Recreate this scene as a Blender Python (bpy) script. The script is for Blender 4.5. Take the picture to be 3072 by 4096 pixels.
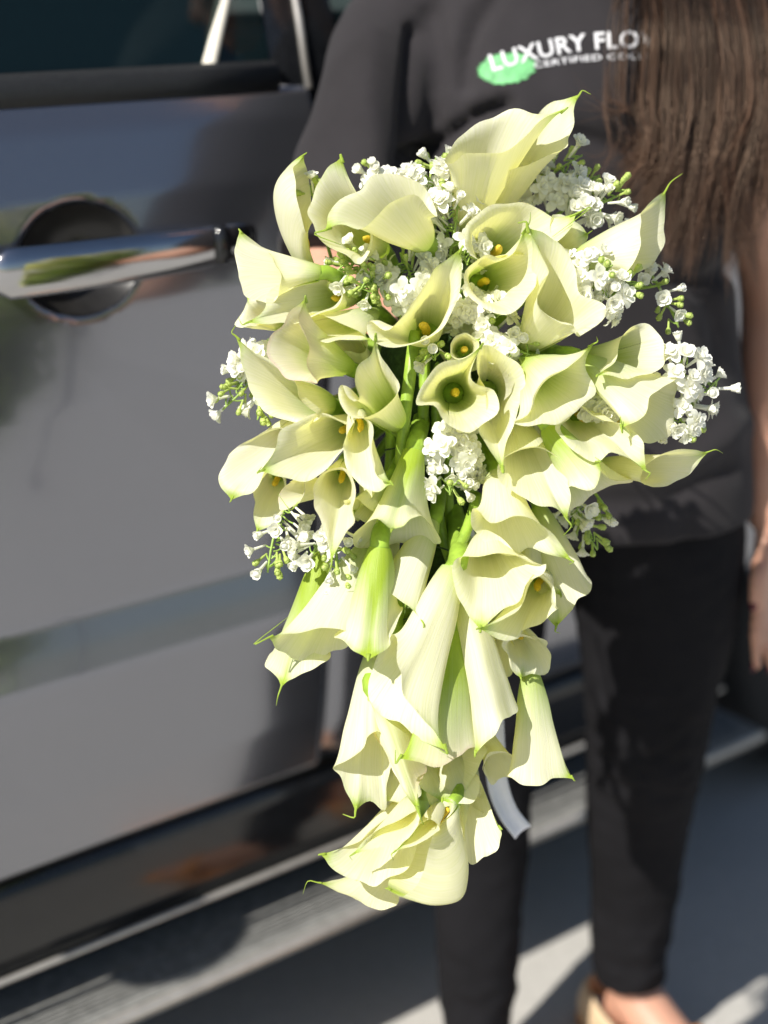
import bpy, bmesh, math, random
import numpy as np
from mathutils import Vector, Matrix, noise as mnoise
from mathutils.bvhtree import BVHTree

for o in list(bpy.data.objects): bpy.data.objects.remove(o)
SC = bpy.context.scene
COL = SC.collection
rnd = random.Random(7)

# ------------------------------------------------------------------ camera, sky, sun, exposure
CAM_H, PITCH, FPX = 1.40, math.radians(20.2), 6160.0
cam_d = bpy.data.cameras.new('camera'); cam = bpy.data.objects.new('camera', cam_d); COL.objects.link(cam)
cam.location = (0, 0, CAM_H); cam.rotation_euler = (math.radians(90) - PITCH, 0, 0)
cam_d.sensor_fit = 'VERTICAL'; cam_d.sensor_height = 34.6; cam_d.lens = 34.6 * FPX / 4096.0
cam_d.clip_start = 0.02; cam_d.clip_end = 500
cam_d.dof.use_dof = True; cam_d.dof.focus_distance = 1.262; cam_d.dof.aperture_fstop = 2.3
SC.camera = cam
SC.render.engine = 'CYCLES'; SC.cycles.max_bounces = 12; SC.cycles.diffuse_bounces = 8; SC.cycles.transmission_bounces = 10; SC.cycles.transparent_max_bounces = 12
SC.render.resolution_x, SC.render.resolution_y = 768, 1024

SUN_EL, SUN_AZ = math.radians(46), math.radians(45)      # shadows run towards (cos az, sin az) on the ground
world = bpy.data.worlds.new('World'); SC.world = world; world.use_nodes = True
wn = world.node_tree.nodes; wl = world.node_tree.links
sky = wn.new('ShaderNodeTexSky'); sky.sky_type = 'NISHITA'; sky.sun_disc = False
sky.sun_elevation = SUN_EL
# the Nishita sun stands at rotation measured clockwise from +Y: it comes from (-cos az, -sin az)
sky.sun_rotation = math.atan2(-math.cos(SUN_AZ), -math.sin(SUN_AZ))
wn['Background'].inputs[1].default_value = 0.072
wl.new(sky.outputs[0], wn['Background'].inputs[0])
sun_d = bpy.data.lights.new('sun', 'SUN'); sun_d.energy = 4.9; sun_d.angle = math.radians(0.53); sun_d.color = (1.0, 0.955, 0.88)
sun = bpy.data.objects.new('sun', sun_d); COL.objects.link(sun)
sdir = Vector((math.cos(SUN_AZ) * math.cos(SUN_EL), math.sin(SUN_AZ) * math.cos(SUN_EL), -math.sin(SUN_EL)))
sun.rotation_euler = sdir.to_track_quat('-Z', 'Y').to_euler(); sun.location = (-3, -4, 6)
SC.view_settings.view_transform = 'Standard'; SC.view_settings.look = 'None'
SC.view_settings.exposure = 0.37; SC.view_settings.gamma = 1.0; SC.view_settings.use_curve_mapping = False

# ------------------------------------------------------------------ pixel -> point (photo pixels, depth along the lens axis in metres)
CP, SP = math.cos(PITCH), math.sin(PITCH)
def at(x, y, d):
    cx = (x - 1536) / FPX; cy = -(y - 2048) / FPX
    return np.array([cx * d, (CP + cy * SP) * d, CAM_H + (-SP + cy * CP) * d])
def project(p):
    Y, Z = p[1], p[2] - CAM_H
    d = Y * CP - Z * SP; up = Y * SP + Z * CP
    return 1536 + p[0] / d * FPX, 2048 - up / d * FPX, d
VIEW = np.array([0, CP, -SP])
def nrm(v):
    l = np.linalg.norm(v); return v / l if l > 1e-9 else v
def sst(x, a, b):
    t = np.clip((x - a) / (b - a), 0, 1); return t * t * (3 - 2 * t)

# ------------------------------------------------------------------ object helpers
def tag(o, label=None, cat=None, group=None, kind=None):
    if label: o['label'] = label
    if cat: o['category'] = cat
    if group: o['group'] = group
    if kind: o['kind'] = kind
    return o
def link(o, parent=None, inv=None):
    COL.objects.link(o)
    if parent is not None:
        o.parent = parent
        o.matrix_parent_inverse = Matrix.Translation(-BASE[parent.name]) if parent.name in BASE else Matrix.Identity(4)
    return o
BASE = {}
def empty(name, loc):
    e = bpy.data.objects.new(name, None); COL.objects.link(e); e.location = loc; e.empty_display_size = 0.1
    BASE[e.name] = Vector(loc); return e
def mesh_obj(name, verts, faces, mat, parent=None, smooth=True, attrs=None):
    me = bpy.data.meshes.new(name)
    me.from_pydata([tuple(map(float, v)) for v in verts], [], [tuple(map(int, f)) for f in faces]); me.update()
    if smooth: me.polygons.foreach_set('use_smooth', [True] * len(me.polygons))
    if attrs:
        for k, a in attrs.items():
            at_ = me.attributes.new(k, 'FLOAT', 'POINT'); at_.data.foreach_set('value', np.asarray(a, dtype=np.float32))
    me.materials.append(mat)
    return link(bpy.data.objects.new(name, me), parent)

class MB:
    """collects verts and faces"""
    def __init__(s): s.v = []; s.f = []
    def add(s, v, f):
        o = len(s.v); s.v += [tuple(p) for p in v]; s.f += [tuple(i + o for i in q) for q in f]
    def tube(s, pts, rad, n=8, caps=True, flat=None):
        pts = [np.array(p, float) for p in pts]; m = len(pts)
        if np.isscalar(rad): rad = [rad] * m
        T = [nrm(pts[min(i + 1, m - 1)] - pts[max(i - 1, 0)]) for i in range(m)]
        ref = np.array([0, 0, 1.]) if abs(T[0][2]) < .9 else np.array([0, 1., 0])
        N = nrm(np.cross(T[0], ref)); vs = []; fs = []
        for i in range(m):
            N = nrm(N - T[i] * np.dot(N, T[i])); Bn = np.cross(T[i], N)
            rx, ry = rad[i] if isinstance(rad[i], (tuple, list)) else (rad[i], rad[i])
            for k in range(n):
                a = 2 * math.pi * k / n
                vs.append(pts[i] + N * rx * math.cos(a) + Bn * ry * math.sin(a))
        for i in range(m - 1):
            for k in range(n):
                fs.append((i * n + k, i * n + (k + 1) % n, (i + 1) * n + (k + 1) % n, (i + 1) * n + k))
        if caps:
            fs.append(tuple(range(n - 1, -1, -1))); fs.append(tuple((m - 1) * n + k for k in range(n)))
        s.add(vs, fs)
    def box(s, c, h, R=None):
        vs = []
        for x in (-1, 1):
            for y in (-1, 1):
                for z in (-1, 1):
                    p = np.array([x * h[0], y * h[1], z * h[2]])
                    if R is not None: p = R @ p
                    vs.append(np.array(c) + p)
        s.add(vs, [(0, 1, 3, 2), (4, 6, 7, 5), (0, 4, 5, 1), (2, 3, 7, 6), (0, 2, 6, 4), (1, 5, 7, 3)])
    def ball(s, c, r, n=10, R=None):
        c = np.array(c, float); r = np.array(r, float) if not np.isscalar(r) else np.array([r] * 3); vs = []; fs = []
        rows = n // 2
        for i in range(rows + 1):
            th = math.pi * (i + .001 if i == 0 else (i - .001 if i == rows else i)) / rows
            for k in range(n):
                p = np.array([math.sin(th) * math.cos(2 * math.pi * k / n), math.sin(th) * math.sin(2 * math.pi * k / n), math.cos(th)]) * r
                vs.append(c + (R @ p if R is not None else p))
        for i in range(rows):
            for k in range(n): fs.append((i * n + k, (i + 1) * n + k, (i + 1) * n + (k + 1) % n, i * n + (k + 1) % n))
        fs.append(tuple(range(n))); fs.append(tuple(rows * n + k for k in range(n - 1, -1, -1)))
        s.add(vs, fs)
    def loft(s, rings):
        n = len(rings[0]); vs = [p for r in rings for p in r]; fs = []
        for i in range(len(rings) - 1):
            for k in range(n): fs.append((i * n + k, i * n + (k + 1) % n, (i + 1) * n + (k + 1) % n, (i + 1) * n + k))
        fs.append(tuple(range(n - 1, -1, -1))); fs.append(tuple((len(rings) - 1) * n + k for k in range(n)))
        s.add(vs, fs)
    def build(s, name, mat, parent=None, smooth=True): return mesh_obj(name, s.v, s.f, mat, parent, smooth)

def catmull(pts, n):
    pts = [np.array(p, float) for p in pts]; P = [2 * pts[0] - pts[1]] + pts + [2 * pts[-1] - pts[-2]]; out = []
    m = len(pts) - 1
    for i in range(n + 1):
        t = i / n * m; k = min(int(t), m - 1); u = t - k; a, b, c, d = P[k:k + 4]
        out.append(.5 * (2 * b + (c - a) * u + (2 * a - 5 * b + 4 * c - d) * u * u + (3 * b - a - 3 * c + d) * u ** 3))
    return out

def remesh(mb, voxel, smooth=4):
    """fuse overlapping closed shapes into one continuous surface; returns a mesh"""
    me = bpy.data.meshes.new('tmp'); me.from_pydata([tuple(map(float, v)) for v in mb.v], [], mb.f); me.update()
    bm = bmesh.new(); bm.from_mesh(me); bmesh.ops.recalc_face_normals(bm, faces=bm.faces); bm.to_mesh(me); bm.free()
    o = bpy.data.objects.new('tmp', me); COL.objects.link(o)
    m = o.modifiers.new('r', 'REMESH'); m.mode = 'VOXEL'; m.voxel_size = voxel
    if smooth:
        m = o.modifiers.new('s', 'SMOOTH'); m.factor = .5; m.iterations = smooth
    dg = bpy.context.evaluated_depsgraph_get(); out = bpy.data.meshes.new_from_object(o.evaluated_get(dg))
    bpy.data.objects.remove(o); bpy.data.meshes.remove(me)
    out.polygons.foreach_set('use_smooth', [True] * len(out.polygons))
    return out
def coords(me):
    a = np.empty(len(me.vertices) * 3); me.vertices.foreach_get('co', a); return a.reshape(-1, 3)
def normals(me):
    a = np.empty(len(me.vertices) * 3); me.vertices.foreach_get('normal', a); return a.reshape(-1, 3)
def setco(me, a): me.vertices.foreach_set('co', a.ravel()); me.update()

# ------------------------------------------------------------------ materials
class Mt:
    def __init__(s, name):
        s.m = bpy.data.materials.new(name); s.m.use_nodes = True; s.t = s.m.node_tree; s.n = s.t.nodes; s.l = s.t.links
        s.b = s.n['Principled BSDF']; s.out = s.n['Material Output']
    def node(s, t, **k):
        x = s.n.new(t)
        for a, b in k.items(): setattr(x, a, b)
        return x
    def set(s, **k):
        for a, v in k.items():
            s.b.inputs[a.replace('_', ' ')].default_value = v
        return s
    def noise(s, scale, detail=4, rough=.55, vec=None):
        t = s.node('ShaderNodeTexNoise'); t.inputs['Scale'].default_value = scale; t.inputs['Detail'].default_value = detail; t.inputs['Roughness'].default_value = rough
        if vec is None:
            tc = s.node('ShaderNodeTexCoord'); vec = tc.outputs['Object']
        s.l.new(vec, t.inputs['Vector']); return t
    def ramp(s, fac, stops):
        r = s.node('ShaderNodeValToRGB'); e = r.color_ramp.elements
        while len(e) < len(stops): e.new(.5)
        for el, (p, c) in zip(e, stops): el.position = p; el.color = (*c, 1) if len(c) == 3 else c
        s.l.new(fac, r.inputs[0]); return r.outputs[0]
    def bump(s, h, strength=.3, dist=.002):
        b = s.node('ShaderNodeBump'); b.inputs['Strength'].default_value = strength; b.inputs['Distance'].default_value = dist
        s.l.new(h, b.inputs['Height']); s.l.new(b.outputs[0], s.b.inputs['Normal']); return b
    def attr(s, name):
        a = s.node('ShaderNodeAttribute'); a.attribute_name = name; return a.outputs['Fac']
    def mix(s, fac, a, b, mode='MIX'):
        m = s.node('ShaderNodeMix'); m.data_type = 'RGBA'; m.blend_type = mode
        if hasattr(fac, 'is_linked'): s.l.new(fac, m.inputs[0])
        else: m.inputs[0].default_value = fac
        for i, c in ((6, a), (7, b)):
            if hasattr(c, 'is_linked'): s.l.new(c, m.inputs[i])
            else: m.inputs[i].default_value = (*c, 1)
        return m.outputs[2]
    def math(s, op, a, b=None):
        m = s.node('ShaderNodeMath'); m.operation = op
        for i, c in enumerate((a, b)):
            if c is None: continue
            if hasattr(c, 'is_linked'): s.l.new(c, m.inputs[i])
            else: m.inputs[i].default_value = c
        return m.outputs[0]

def simple(name, col, rough=.6, var=.12, scale=60, bump=.15, **k):
    m = Mt(name); t = m.noise(scale)
    lo = tuple(c * (1 - var) for c in col); hi = tuple(min(1, c * (1 + var)) for c in col)
    m.l.new(m.ramp(t.outputs[0], [(.3, lo), (.7, hi)]), m.b.inputs['Base Color'])
    m.set(Roughness=rough, **k)
    if bump: m.bump(t.outputs[0], bump, .001)
    return m.m

def petal_material(name, base, green, trans_col, trans=.32, veins=.8):
    m = Mt(name)
    pu, pv, g, pk = m.attr('pu'), m.attr('pv'), m.attr('grn'), m.attr('pnk')
    n1 = m.noise(35, 3)
    # veins run from the base to the rim: noise stretched along the length
    cv = m.node('ShaderNodeCombineXYZ'); m.l.new(m.math('MULTIPLY', pv, 58.0), cv.inputs[0]); m.l.new(m.math('MULTIPLY', pu, 1.3), cv.inputs[1])
    vn = m.noise(1.0, 3, .6, cv.outputs[0])
    col = m.mix(m.math('MULTIPLY', m.ramp(vn.outputs[0], [(.42, (0, 0, 0)), (.62, (1, 1, 1))]), .5 * veins), base, tuple(c * k for c, k in zip(base, (.84, .88, .55))))
    col = m.mix(m.math('MULTIPLY', n1.outputs[0], .18), col, (.88, .86, .6))
    col = m.mix(pk, col, (.74, .55, .52))
    # small bruised spots along the rim
    rm = m.math('MULTIPLY', m.ramp(pu, [(.955, (0, 0, 0)), (1.0, (1, 1, 1))]), m.ramp(m.noise(95, 3).outputs[0], [(.56, (0, 0, 0)), (.68, (1, 1, 1))]))
    col = m.mix(m.math('MULTIPLY', rm, .45), col, (.50, .38, .16))
    gg = m.math('MULTIPLY', g, m.math('ADD', .75, m.math('MULTIPLY', vn.outputs[0], .5)))
    gcl = m.node('ShaderNodeClamp'); m.l.new(gg, gcl.inputs[0])
    col = m.mix(gcl.outputs[0], col, green)
    m.l.new(col, m.b.inputs['Base Color']); m.set(Roughness=.42)
    m.b.inputs['Specular IOR Level'].default_value = .35
    m.b.inputs['Sheen Weight'].default_value = .12
    h = m.math('ADD', m.math('MULTIPLY', vn.outputs[0], .8), m.math('MULTIPLY', m.noise(220, 2).outputs[0], .2))
    bp = m.bump(h, .35, .0014)
    tr = m.node('ShaderNodeBsdfTranslucent'); m.l.new(m.mix(gcl.outputs[0], m.mix(1.0, col, trans_col, 'MULTIPLY'), tuple(c * .9 for c in green)), tr.inputs[0])
    m.l.new(bp.outputs[0], tr.inputs['Normal'])
    mx = m.node('ShaderNodeMixShader'); mx.inputs[0].default_value = trans
    m.l.new(m.b.outputs[0], mx.inputs[1]); m.l.new(tr.outputs[0], mx.inputs[2]); m.l.new(mx.outputs[0], m.out.inputs[0])
    return m.m

def leafy(name, col, var, trans, rough=.4, scale=120):
    m = Mt(name); t = m.noise(scale)
    c = m.ramp(t.outputs[0], [(.3, tuple(x * (1 - var) for x in col)), (.7, tuple(min(.95, x * (1 + var)) for x in col))])
    m.l.new(c, m.b.inputs['Base Color']); m.set(Roughness=rough); bp = m.bump(t.outputs[0], .15, .0008)
    tr = m.node('ShaderNodeBsdfTranslucent'); m.l.new(c, tr.inputs[0])
    mx = m.node('ShaderNodeMixShader'); mx.inputs[0].default_value = trans
    m.l.new(m.b.outputs[0], mx.inputs[1]); m.l.new(tr.outputs[0], mx.inputs[2]); m.l.new(mx.outputs[0], m.out.inputs[0])
    return m.m

M_PETAL = petal_material('calla_petal', (.93, .92, .77), (.44, .60, .055), (1.0, .98, .40), .42)
M_SPADIX = simple('spadix_yellow', (.80, .56, .05), .55, .2, 900, .5)
M_STEM = leafy('calla_stem', (.31, .47, .06), .25, .12, .38, 90)
M_LILAC = leafy('lilac_white', (.93, .93, .84), .03, .30, .5, 300)
M_BUD = leafy('lilac_bud_green', (.52, .64, .17), .15, .22, .45, 260)
M_LSTEM = leafy('lilac_stem', (.34, .50, .10), .2, .15)
M_FOAM = simple('floral_foam_green', (.035, .07, .018), .95, .4, 300, .6)
M_WIRE = simple('florist_wire', (.03, .06, .04), .5, .2, 300, 0)
M_WRAP = simple('handle_wrap', (.75, .74, .70), .7, .05, 200, .3)
M_RIBBON = simple('ribbon_satin', (.86, .86, .93), .35, .03, 120, .05)
def skin_mat():
    m = Mt('skin'); t = m.noise(22, 4)
    m.l.new(m.ramp(t.outputs[0], [(.3, (.52, .27, .18)), (.7, (.60, .33, .23))]), m.b.inputs['Base Color'])
    m.set(Roughness=.48); m.b.inputs['Subsurface Weight'].default_value = .15; m.b.inputs['Subsurface Radius'].default_value = (.012, .004, .002); m.b.inputs['Subsurface Scale'].default_value = 1.0
    m.bump(m.noise(400, 2).outputs[0], .12, .0006); return m.m
M_SKIN = skin_mat()
def cloth(name, col, scale, sheen):
    m = Mt(name); t = m.noise(9, 4); w = m.noise(scale, 2)
    m.l.new(m.ramp(t.outputs[0], [(.3, tuple(c * .82 for c in col)), (.7, tuple(c * 1.18 for c in col))]), m.b.inputs['Base Color'])
    m.set(Roughness=.9); m.b.inputs['Sheen Weight'].default_value = sheen; m.b.inputs['Sheen Roughness'].default_value = .5
    m.b.inputs['Specular IOR Level'].default_value = .15
    m.bump(w.outputs[0], .35, .0007); return m.m
M_SHIRT = cloth('charcoal_cotton', (.028, .0255, .028), 700, .08)
M_PANTS = cloth('black_stretch_cloth', (.0095, .0092, .0108), 900, .0)
M_PRINT = simple('print_white', (.72, .72, .74), .7, .08, 500, .2)
M_PRINTG = simple('print_green', (.16, .48, .19), .7, .3, 120, .2)
M_NAIL = simple('nail_dark_red', (.10, .008, .02), .15, .1, 100, 0)
M_EYE = simple('eye', (.05, .03, .02), .1, .1, 100, 0)
M_LIP = simple('lips', (.42, .13, .11), .4, .08, 90, .1)
M_TAN = simple('tan_leather', (.62, .45, .28), .5, .12, 90, .3)
M_ORANGE = simple('orange_leather', (.85, .33, .06), .5, .08, 90, .3)
def hair_mat():
    m = Mt('brown_hair'); hv = m.attr('hv'); hl = m.attr('hl')
    c = m.ramp(hv, [(0, (.010, .004, .0025)), (.5, (.030, .013, .0075)), (1, (.12, .058, .034))])
    c = m.mix(m.math('MULTIPLY', hl, .5), c, (.20, .105, .065))
    m.l.new(c, m.b.inputs['Base Color']); m.set(Roughness=.40); m.b.inputs['Specular IOR Level'].default_value = .4; m.b.inputs['Specular Tint'].default_value = (1, .75, .55, 1)
    m.b.inputs['Sheen Weight'].default_value = .1; return m.m
M_HAIR = hair_mat()
def paint():
    m = Mt('grey_metallic_paint'); fl = m.noise(2500, 1); bl = m.noise(4, 3)
    c = m.ramp(fl.outputs[0], [(.35, (.185, .192, .216)), (.65, (.27, .278, .318))])
    m.l.new(c, m.b.inputs['Base Color']); m.set(Metallic=.85)
    m.l.new(m.ramp(bl.outputs[0], [(.3, (.15, .15, .15)), (.7, (.22, .22, .22))]), m.b.inputs['Roughness'])
    m.b.inputs['Coat Weight'].default_value = 1; m.b.inputs['Coat Roughness'].default_value = .03
    return m.m
M_PAINT = paint()
M_CHROME = simple('chrome', (.46, .46, .47), .14, .03, 40, 0, Metallic=1.0)
M_GLOSS = simple('gloss_black_trim', (.012, .013, .015), .12, .2, 60, .05)
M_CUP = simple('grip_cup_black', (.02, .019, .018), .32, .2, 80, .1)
M_PLASTIC = simple('black_plastic', (.018, .019, .02), .55, .2, 200, .3)
M_BOARD = simple('grey_step_rubber', (.20, .20, .19), .6, .25, 70, .5)
M_ALU = simple('brushed_aluminium_edge', (.55, .52, .48), .4, .1, 60, .1, Metallic=.6)
M_TYRE = simple('tyre_rubber', (.02, .02, .02), .85, .2, 120, .4)
M_CREAM = simple('cream_trim', (.72, .68, .58), .6, .06, 60, .1)
M_SEAT = simple('dark_seat_leather', (.03, .03, .032), .5, .2, 80, .2)
M_LAMP = simple('lamp_lens', (.5, .5, .5), .1, .05, 30, 0)
M_REDLAMP = simple('red_lamp_lens', (.35, .01, .01), .1, .05, 30, 0)
def glass():
    m = Mt('tinted_glass'); m.set(Roughness=.02); m.b.inputs['Base Color'].default_value = (.006, .018, .021, 1)  # teal in the base colour stands in for reflected surroundings
    m.b.inputs['Specular IOR Level'].default_value = .6
    tr = m.node('ShaderNodeBsdfTransparent'); tr.inputs[0].default_value = (.35, .45, .44, 1)
    mx = m.node('ShaderNodeMixShader'); mx.inputs[0].default_value = .45
    m.l.new(m.b.outputs[0], mx.inputs[1]); m.l.new(tr.outputs[0], mx.inputs[2]); m.l.new(mx.outputs[0], m.out.inputs[0]); return m.m
M_GLASS = glass()
def concrete():
    m = Mt('pavement_concrete'); a = m.noise(1.2, 5, .6); b = m.noise(55, 5, .7); c = m.noise(320, 2)
    col = m.mix(.5, m.ramp(a.outputs[0], [(.3, (.40, .385, .345)), (.7, (.53, .505, .455))]), m.ramp(b.outputs[0], [(.3, (.34, .33, .31)), (.7, (.58, .565, .53))]))
    col = m.mix(.35, col, m.ramp(c.outputs[0], [(.35, (.26, .25, .24)), (.65, (.62, .61, .58))]))
    m.l.new(col, m.b.inputs['Base Color']); m.set(Roughness=.88); m.bump(b.outputs[0], .4, .004); return m.m
M_CONC = concrete()

# ------------------------------------------------------------------ ground
g = mesh_obj('pavement', [(-90, -90, 0), (90, -90, 0), (90, 90, 0), (-90, 90, 0)], [(0, 1, 2, 3)], M_CONC, None, False)
tag(g, kind='structure')
# ------------------------------------------------------------------ car beside the woman
CE = np.array([.797, .605, 0.]); CE /= np.linalg.norm(CE)       # along the car, towards its tail
CN = np.array([CE[1], -CE[0], 0.])                              # out of its near side
CAR0 = 1.43                                                     # metres from the camera's foot to its side
CARW = 1.92
def cw(s, o, z): return CN * (-CAR0 + o) + CE * s + np.array([0, 0, z])
car = empty('car', Vector(tuple(cw(.6, -CARW / 2, 0))))
tag(car, 'dark grey metallic van with chrome door handle and side step parked beside the woman', 'car')
ZP = [.24, .300, .35, .416, .50, .60, .645, .68, .715, .80, .95, 1.05, 1.16, 1.225, 1.258]
OP = [-.03, -.006, .0, .004, .014, .020, .021, .012, .002, .004, .012, .010, -.006, -.024, -.040]
def sec(z): return float(np.interp(z, ZP, OP))
def plan(s):                                                     # the side draws in towards nose and tail
    o = 0.
    if s < -1.0: o -= .20 * ((-1.0 - s) / .9) ** 2
    if s > 2.3: o -= .10 * ((s - 2.3) / .8) ** 2
    return o
def belt(s): return 1.258 if s > -.5 else 1.258 - .12 * ((-.5 - s) / 1.4) ** 1.2
WHEELS = (-1.05, 2.18); WR, AR = .345, .415
def cy_(s, o, z, sgn): return cw(s, o, z) if sgn > 0 else cw(s, -CARW - o, z)
def panel(name, s0, s1, z0, z1, mat, sgn=1, ns=None, nz=None, arch=None, dent=None, parent=None, lift=0., lean=0.):
    """a piece of the body side between two seams; its rim turns inwards so that the seam reads as a groove"""
    ns = ns or max(4, int((s1 - s0) / .07)); nz = nz or 26
    S = np.linspace(s0, s1, ns + 1); vs = []; fs = []
    for i, s in enumerate(S):
        zt = min(z1, belt(s)) if z1 > 1.2 else z1
        for k in range(nz + 1):
            z = z0 + (zt - z0) * k / nz; ss = s + lean * (z - .5)
            if arch is not None and abs(s - arch) < AR:
                lo = .345 + math.sqrt(max(0, AR ** 2 - (s - arch) ** 2)); z = lo + (zt - lo) * k / nz if lo > z0 else z
            o = sec(z) + plan(s) + lift
            edge = min(i, ns - i); 
            if edge == 0: o -= .014
            if k == 0 and z0 > .3: o -= .012
            if k == nz: o -= .010
            if dent: o -= dent(ss, z)
            vs.append(cy_(ss, o, z, sgn))
    n = nz + 1
    for i in range(ns):
        for k in range(nz): fs.append((i * n + k, (i + 1) * n + k, (i + 1) * n + k + 1, i * n + k + 1))
    return mesh_obj(name, vs, fs, mat, parent or car)
HS, HZ = .697, 1.100                                            # grip recess of the near front door
def dent(s, z):
    q = ((s - HS) / .068) ** 2 + ((z - HZ) / .056) ** 2
    return .040 * (1 - q) ** .9 if q < 1 else 0.
SEAM = .990; G = .004
DOORS = []
for sgn in (1, -1):
    near = sgn > 0
    panel('front_fender', -1.88, -.16 - G, .30, 1.258, M_PAINT, sgn, arch=WHEELS[0], ns=44)
    fd = panel('front_door', -.16 + G, SEAM - G, .416, 1.258, M_PAINT, sgn, ns=190 if near else 20, nz=120 if near else 26, dent=dent if near else None, lean=.035)
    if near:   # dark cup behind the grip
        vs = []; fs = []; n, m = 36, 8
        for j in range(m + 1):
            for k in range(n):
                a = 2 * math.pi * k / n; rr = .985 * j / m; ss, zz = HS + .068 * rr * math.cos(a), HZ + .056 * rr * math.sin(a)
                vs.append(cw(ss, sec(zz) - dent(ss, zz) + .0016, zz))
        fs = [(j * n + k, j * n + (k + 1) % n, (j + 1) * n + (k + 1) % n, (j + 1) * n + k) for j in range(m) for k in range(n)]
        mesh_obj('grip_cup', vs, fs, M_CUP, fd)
    rd = panel('rear_door', SEAM + G, 1.98 - G, .416, 1.258, M_PAINT, sgn, ns=30, arch=WHEELS[1], lean=.035)
    panel('rear_quarter', 1.98 + G, 3.05, .30, 1.258, M_PAINT, sgn, arch=WHEELS[1], ns=36)
    panel('sill_trim', -.62, 1.76, .295, .412, M_GLOSS, sgn, ns=40, nz=10, lift=.004)
    # bright bead along the lower edge of the sill
    mb = MB(); mb.tube([cy_(s, .010, .297, sgn) for s in np.linspace(-.6, 1.75, 12)], .004, 8); mb.build('sill_bead', M_ALU, car)
    # step board on brackets
    st = MB()
    R = np.stack([CE, CN * sgn, [0, 0, 1.]], axis=1)
    st.box(cy_(.60, -.018, .215, sgn), (1.20, .074, .014), R); o = st.build('side_step', M_BOARD, car, False)
    bv = o.modifiers.new('b', 'BEVEL'); bv.width = .004; bv.segments = 2
    for k in range(7):
        mb = MB(); mb.box(cy_(.60, -.004 + k * .0075, .2305, sgn), (1.19, .0018, .0016), R); mb.build('tread_rib', M_BOARD, o, False)
    mb = MB(); mb.tube([cy_(s, .058, .219, sgn) for s in np.linspace(-.6, 1.8, 10)], (.0075), 10); mb.build('edge_strip', M_ALU, o)
    mb = MB(); mb.box(cy_(.60, -.075, .262, sgn), (1.21, .010, .055), R); mb.build('sun_block_panel', M_PLASTIC, car, False)  # added panel, keeps sun from leaking through between sill and step
    for s in (-.3, .5, 1.4):
        mb = MB(); mb.box(cy_(s, -.06, .190, sgn), (.02, .06, .008), R); mb.build('bracket', M_PLASTIC, o, False)
    # handle: a chrome bar standing off the door, with end caps and a lock cover
    for dr, s1, d0 in ((fd, .885, 1), (rd, 1.86, 0)):
        zc = 1.106; mb = MB(); n = 18; L = .30
        path = [cy_(s1 - L + L * i / n, (.034 + .012 * math.sin(math.pi * i / n)), zc - .004 + .004 * i / n, sgn) for i in range(n + 1)]
        mb.tube(path, [(.0115, .0255 - .006 * (i / n) ** 2) if 0 < i < n else (.006, .014) for i in range(n + 1)], 14)
        h = mb.build('handle', M_CHROME, dr)
        for q in (s1 - L + .012, s1 - .022):
            mb = MB(); mb.tube([cy_(q, -.004, zc, sgn), cy_(q, .030, zc, sgn)], [(.016, .013), (.012, .011)], 10); mb.build('handle_mount', M_PLASTIC, h)
        mb = MB(); mb.tube([cy_(s1 - .055, .0440, zc, sgn), cy_(s1 - .048, .0458, zc, sgn), cy_(s1 - .044, .0440, zc, sgn)], [(.0115, .0215)] * 3, 12); mb.build('lock_cover', M_GLOSS, h)
    # wheels
    for ws in WHEELS:
        def ring(o, r, n=40): return [cy_(ws + r * math.cos(2 * math.pi * k / n), o, .345 + r * math.sin(2 * math.pi * k / n), sgn) for k in range(n)]
        mb = MB(); mb.loft([ring(-.24, .22), ring(-.235, .31), ring(-.22, WR), ring(-.04, WR), ring(-.022, .325), ring(-.02, .245)]); wh = mb.build('wheel', M_TYRE, car)
        mb = MB(); mb.loft([ring(-.05, .242), ring(-.018, .242), ring(-.016, .225), ring(-.07, .215)])
        for k in range(5):
            a = 2 * math.pi * k / 5; c = lambda r, o, da=0: cy_(ws + r * math.cos(a + da), o, .345 + r * math.sin(a + da), sgn)
            mb.tube([c(.03, -.04), c(.12, -.03), c(.225, -.025)], [(.030, .014), (.022, .012), (.026, .012)], 8)
        mb.build('rim', M_ALU, wh)
    # glass and the frames around it
    def gz(s, z): # greenhouse leans in
        return -.040 - .235 * ((z - 1.245) / .60) ** 1.15 + plan(s)
    for nm, a, b, a2, b2 in (('front_window', -.42, .968, .22, .975), ('rear_window', 1.062, 1.93, 1.06, 1.93), ('quarter_window', 2.02, 2.92, 2.02, 2.80)):
        vs = []; n = 12
        for k in range(7):
            z = 1.274 + .49 * k / 6
            for i in range(n + 1):
                t = k / 6; s = (a + (a2 - a) * t) + ((b + (b2 - b) * t) - (a + (a2 - a) * t)) * i / n; vs.append(cy_(s, gz(s, z) - .006, z, sgn))
        w = mesh_obj(nm, vs, [(k * (n + 1) + i, k * (n + 1) + i + 1, (k + 1) * (n + 1) + i + 1, (k + 1) * (n + 1) + i) for k in range(6) for i in range(n)], M_GLASS, car)
        if near:
            c = [vs[i] for i in range(n + 1)]
            mb = MB(); mb.tube([p + np.array([0, 0, -.014]) + CN * .010 for p in c], [(.010, .022)] * len(c), 8); mb.build('window_seal', M_PLASTIC, w)
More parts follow.
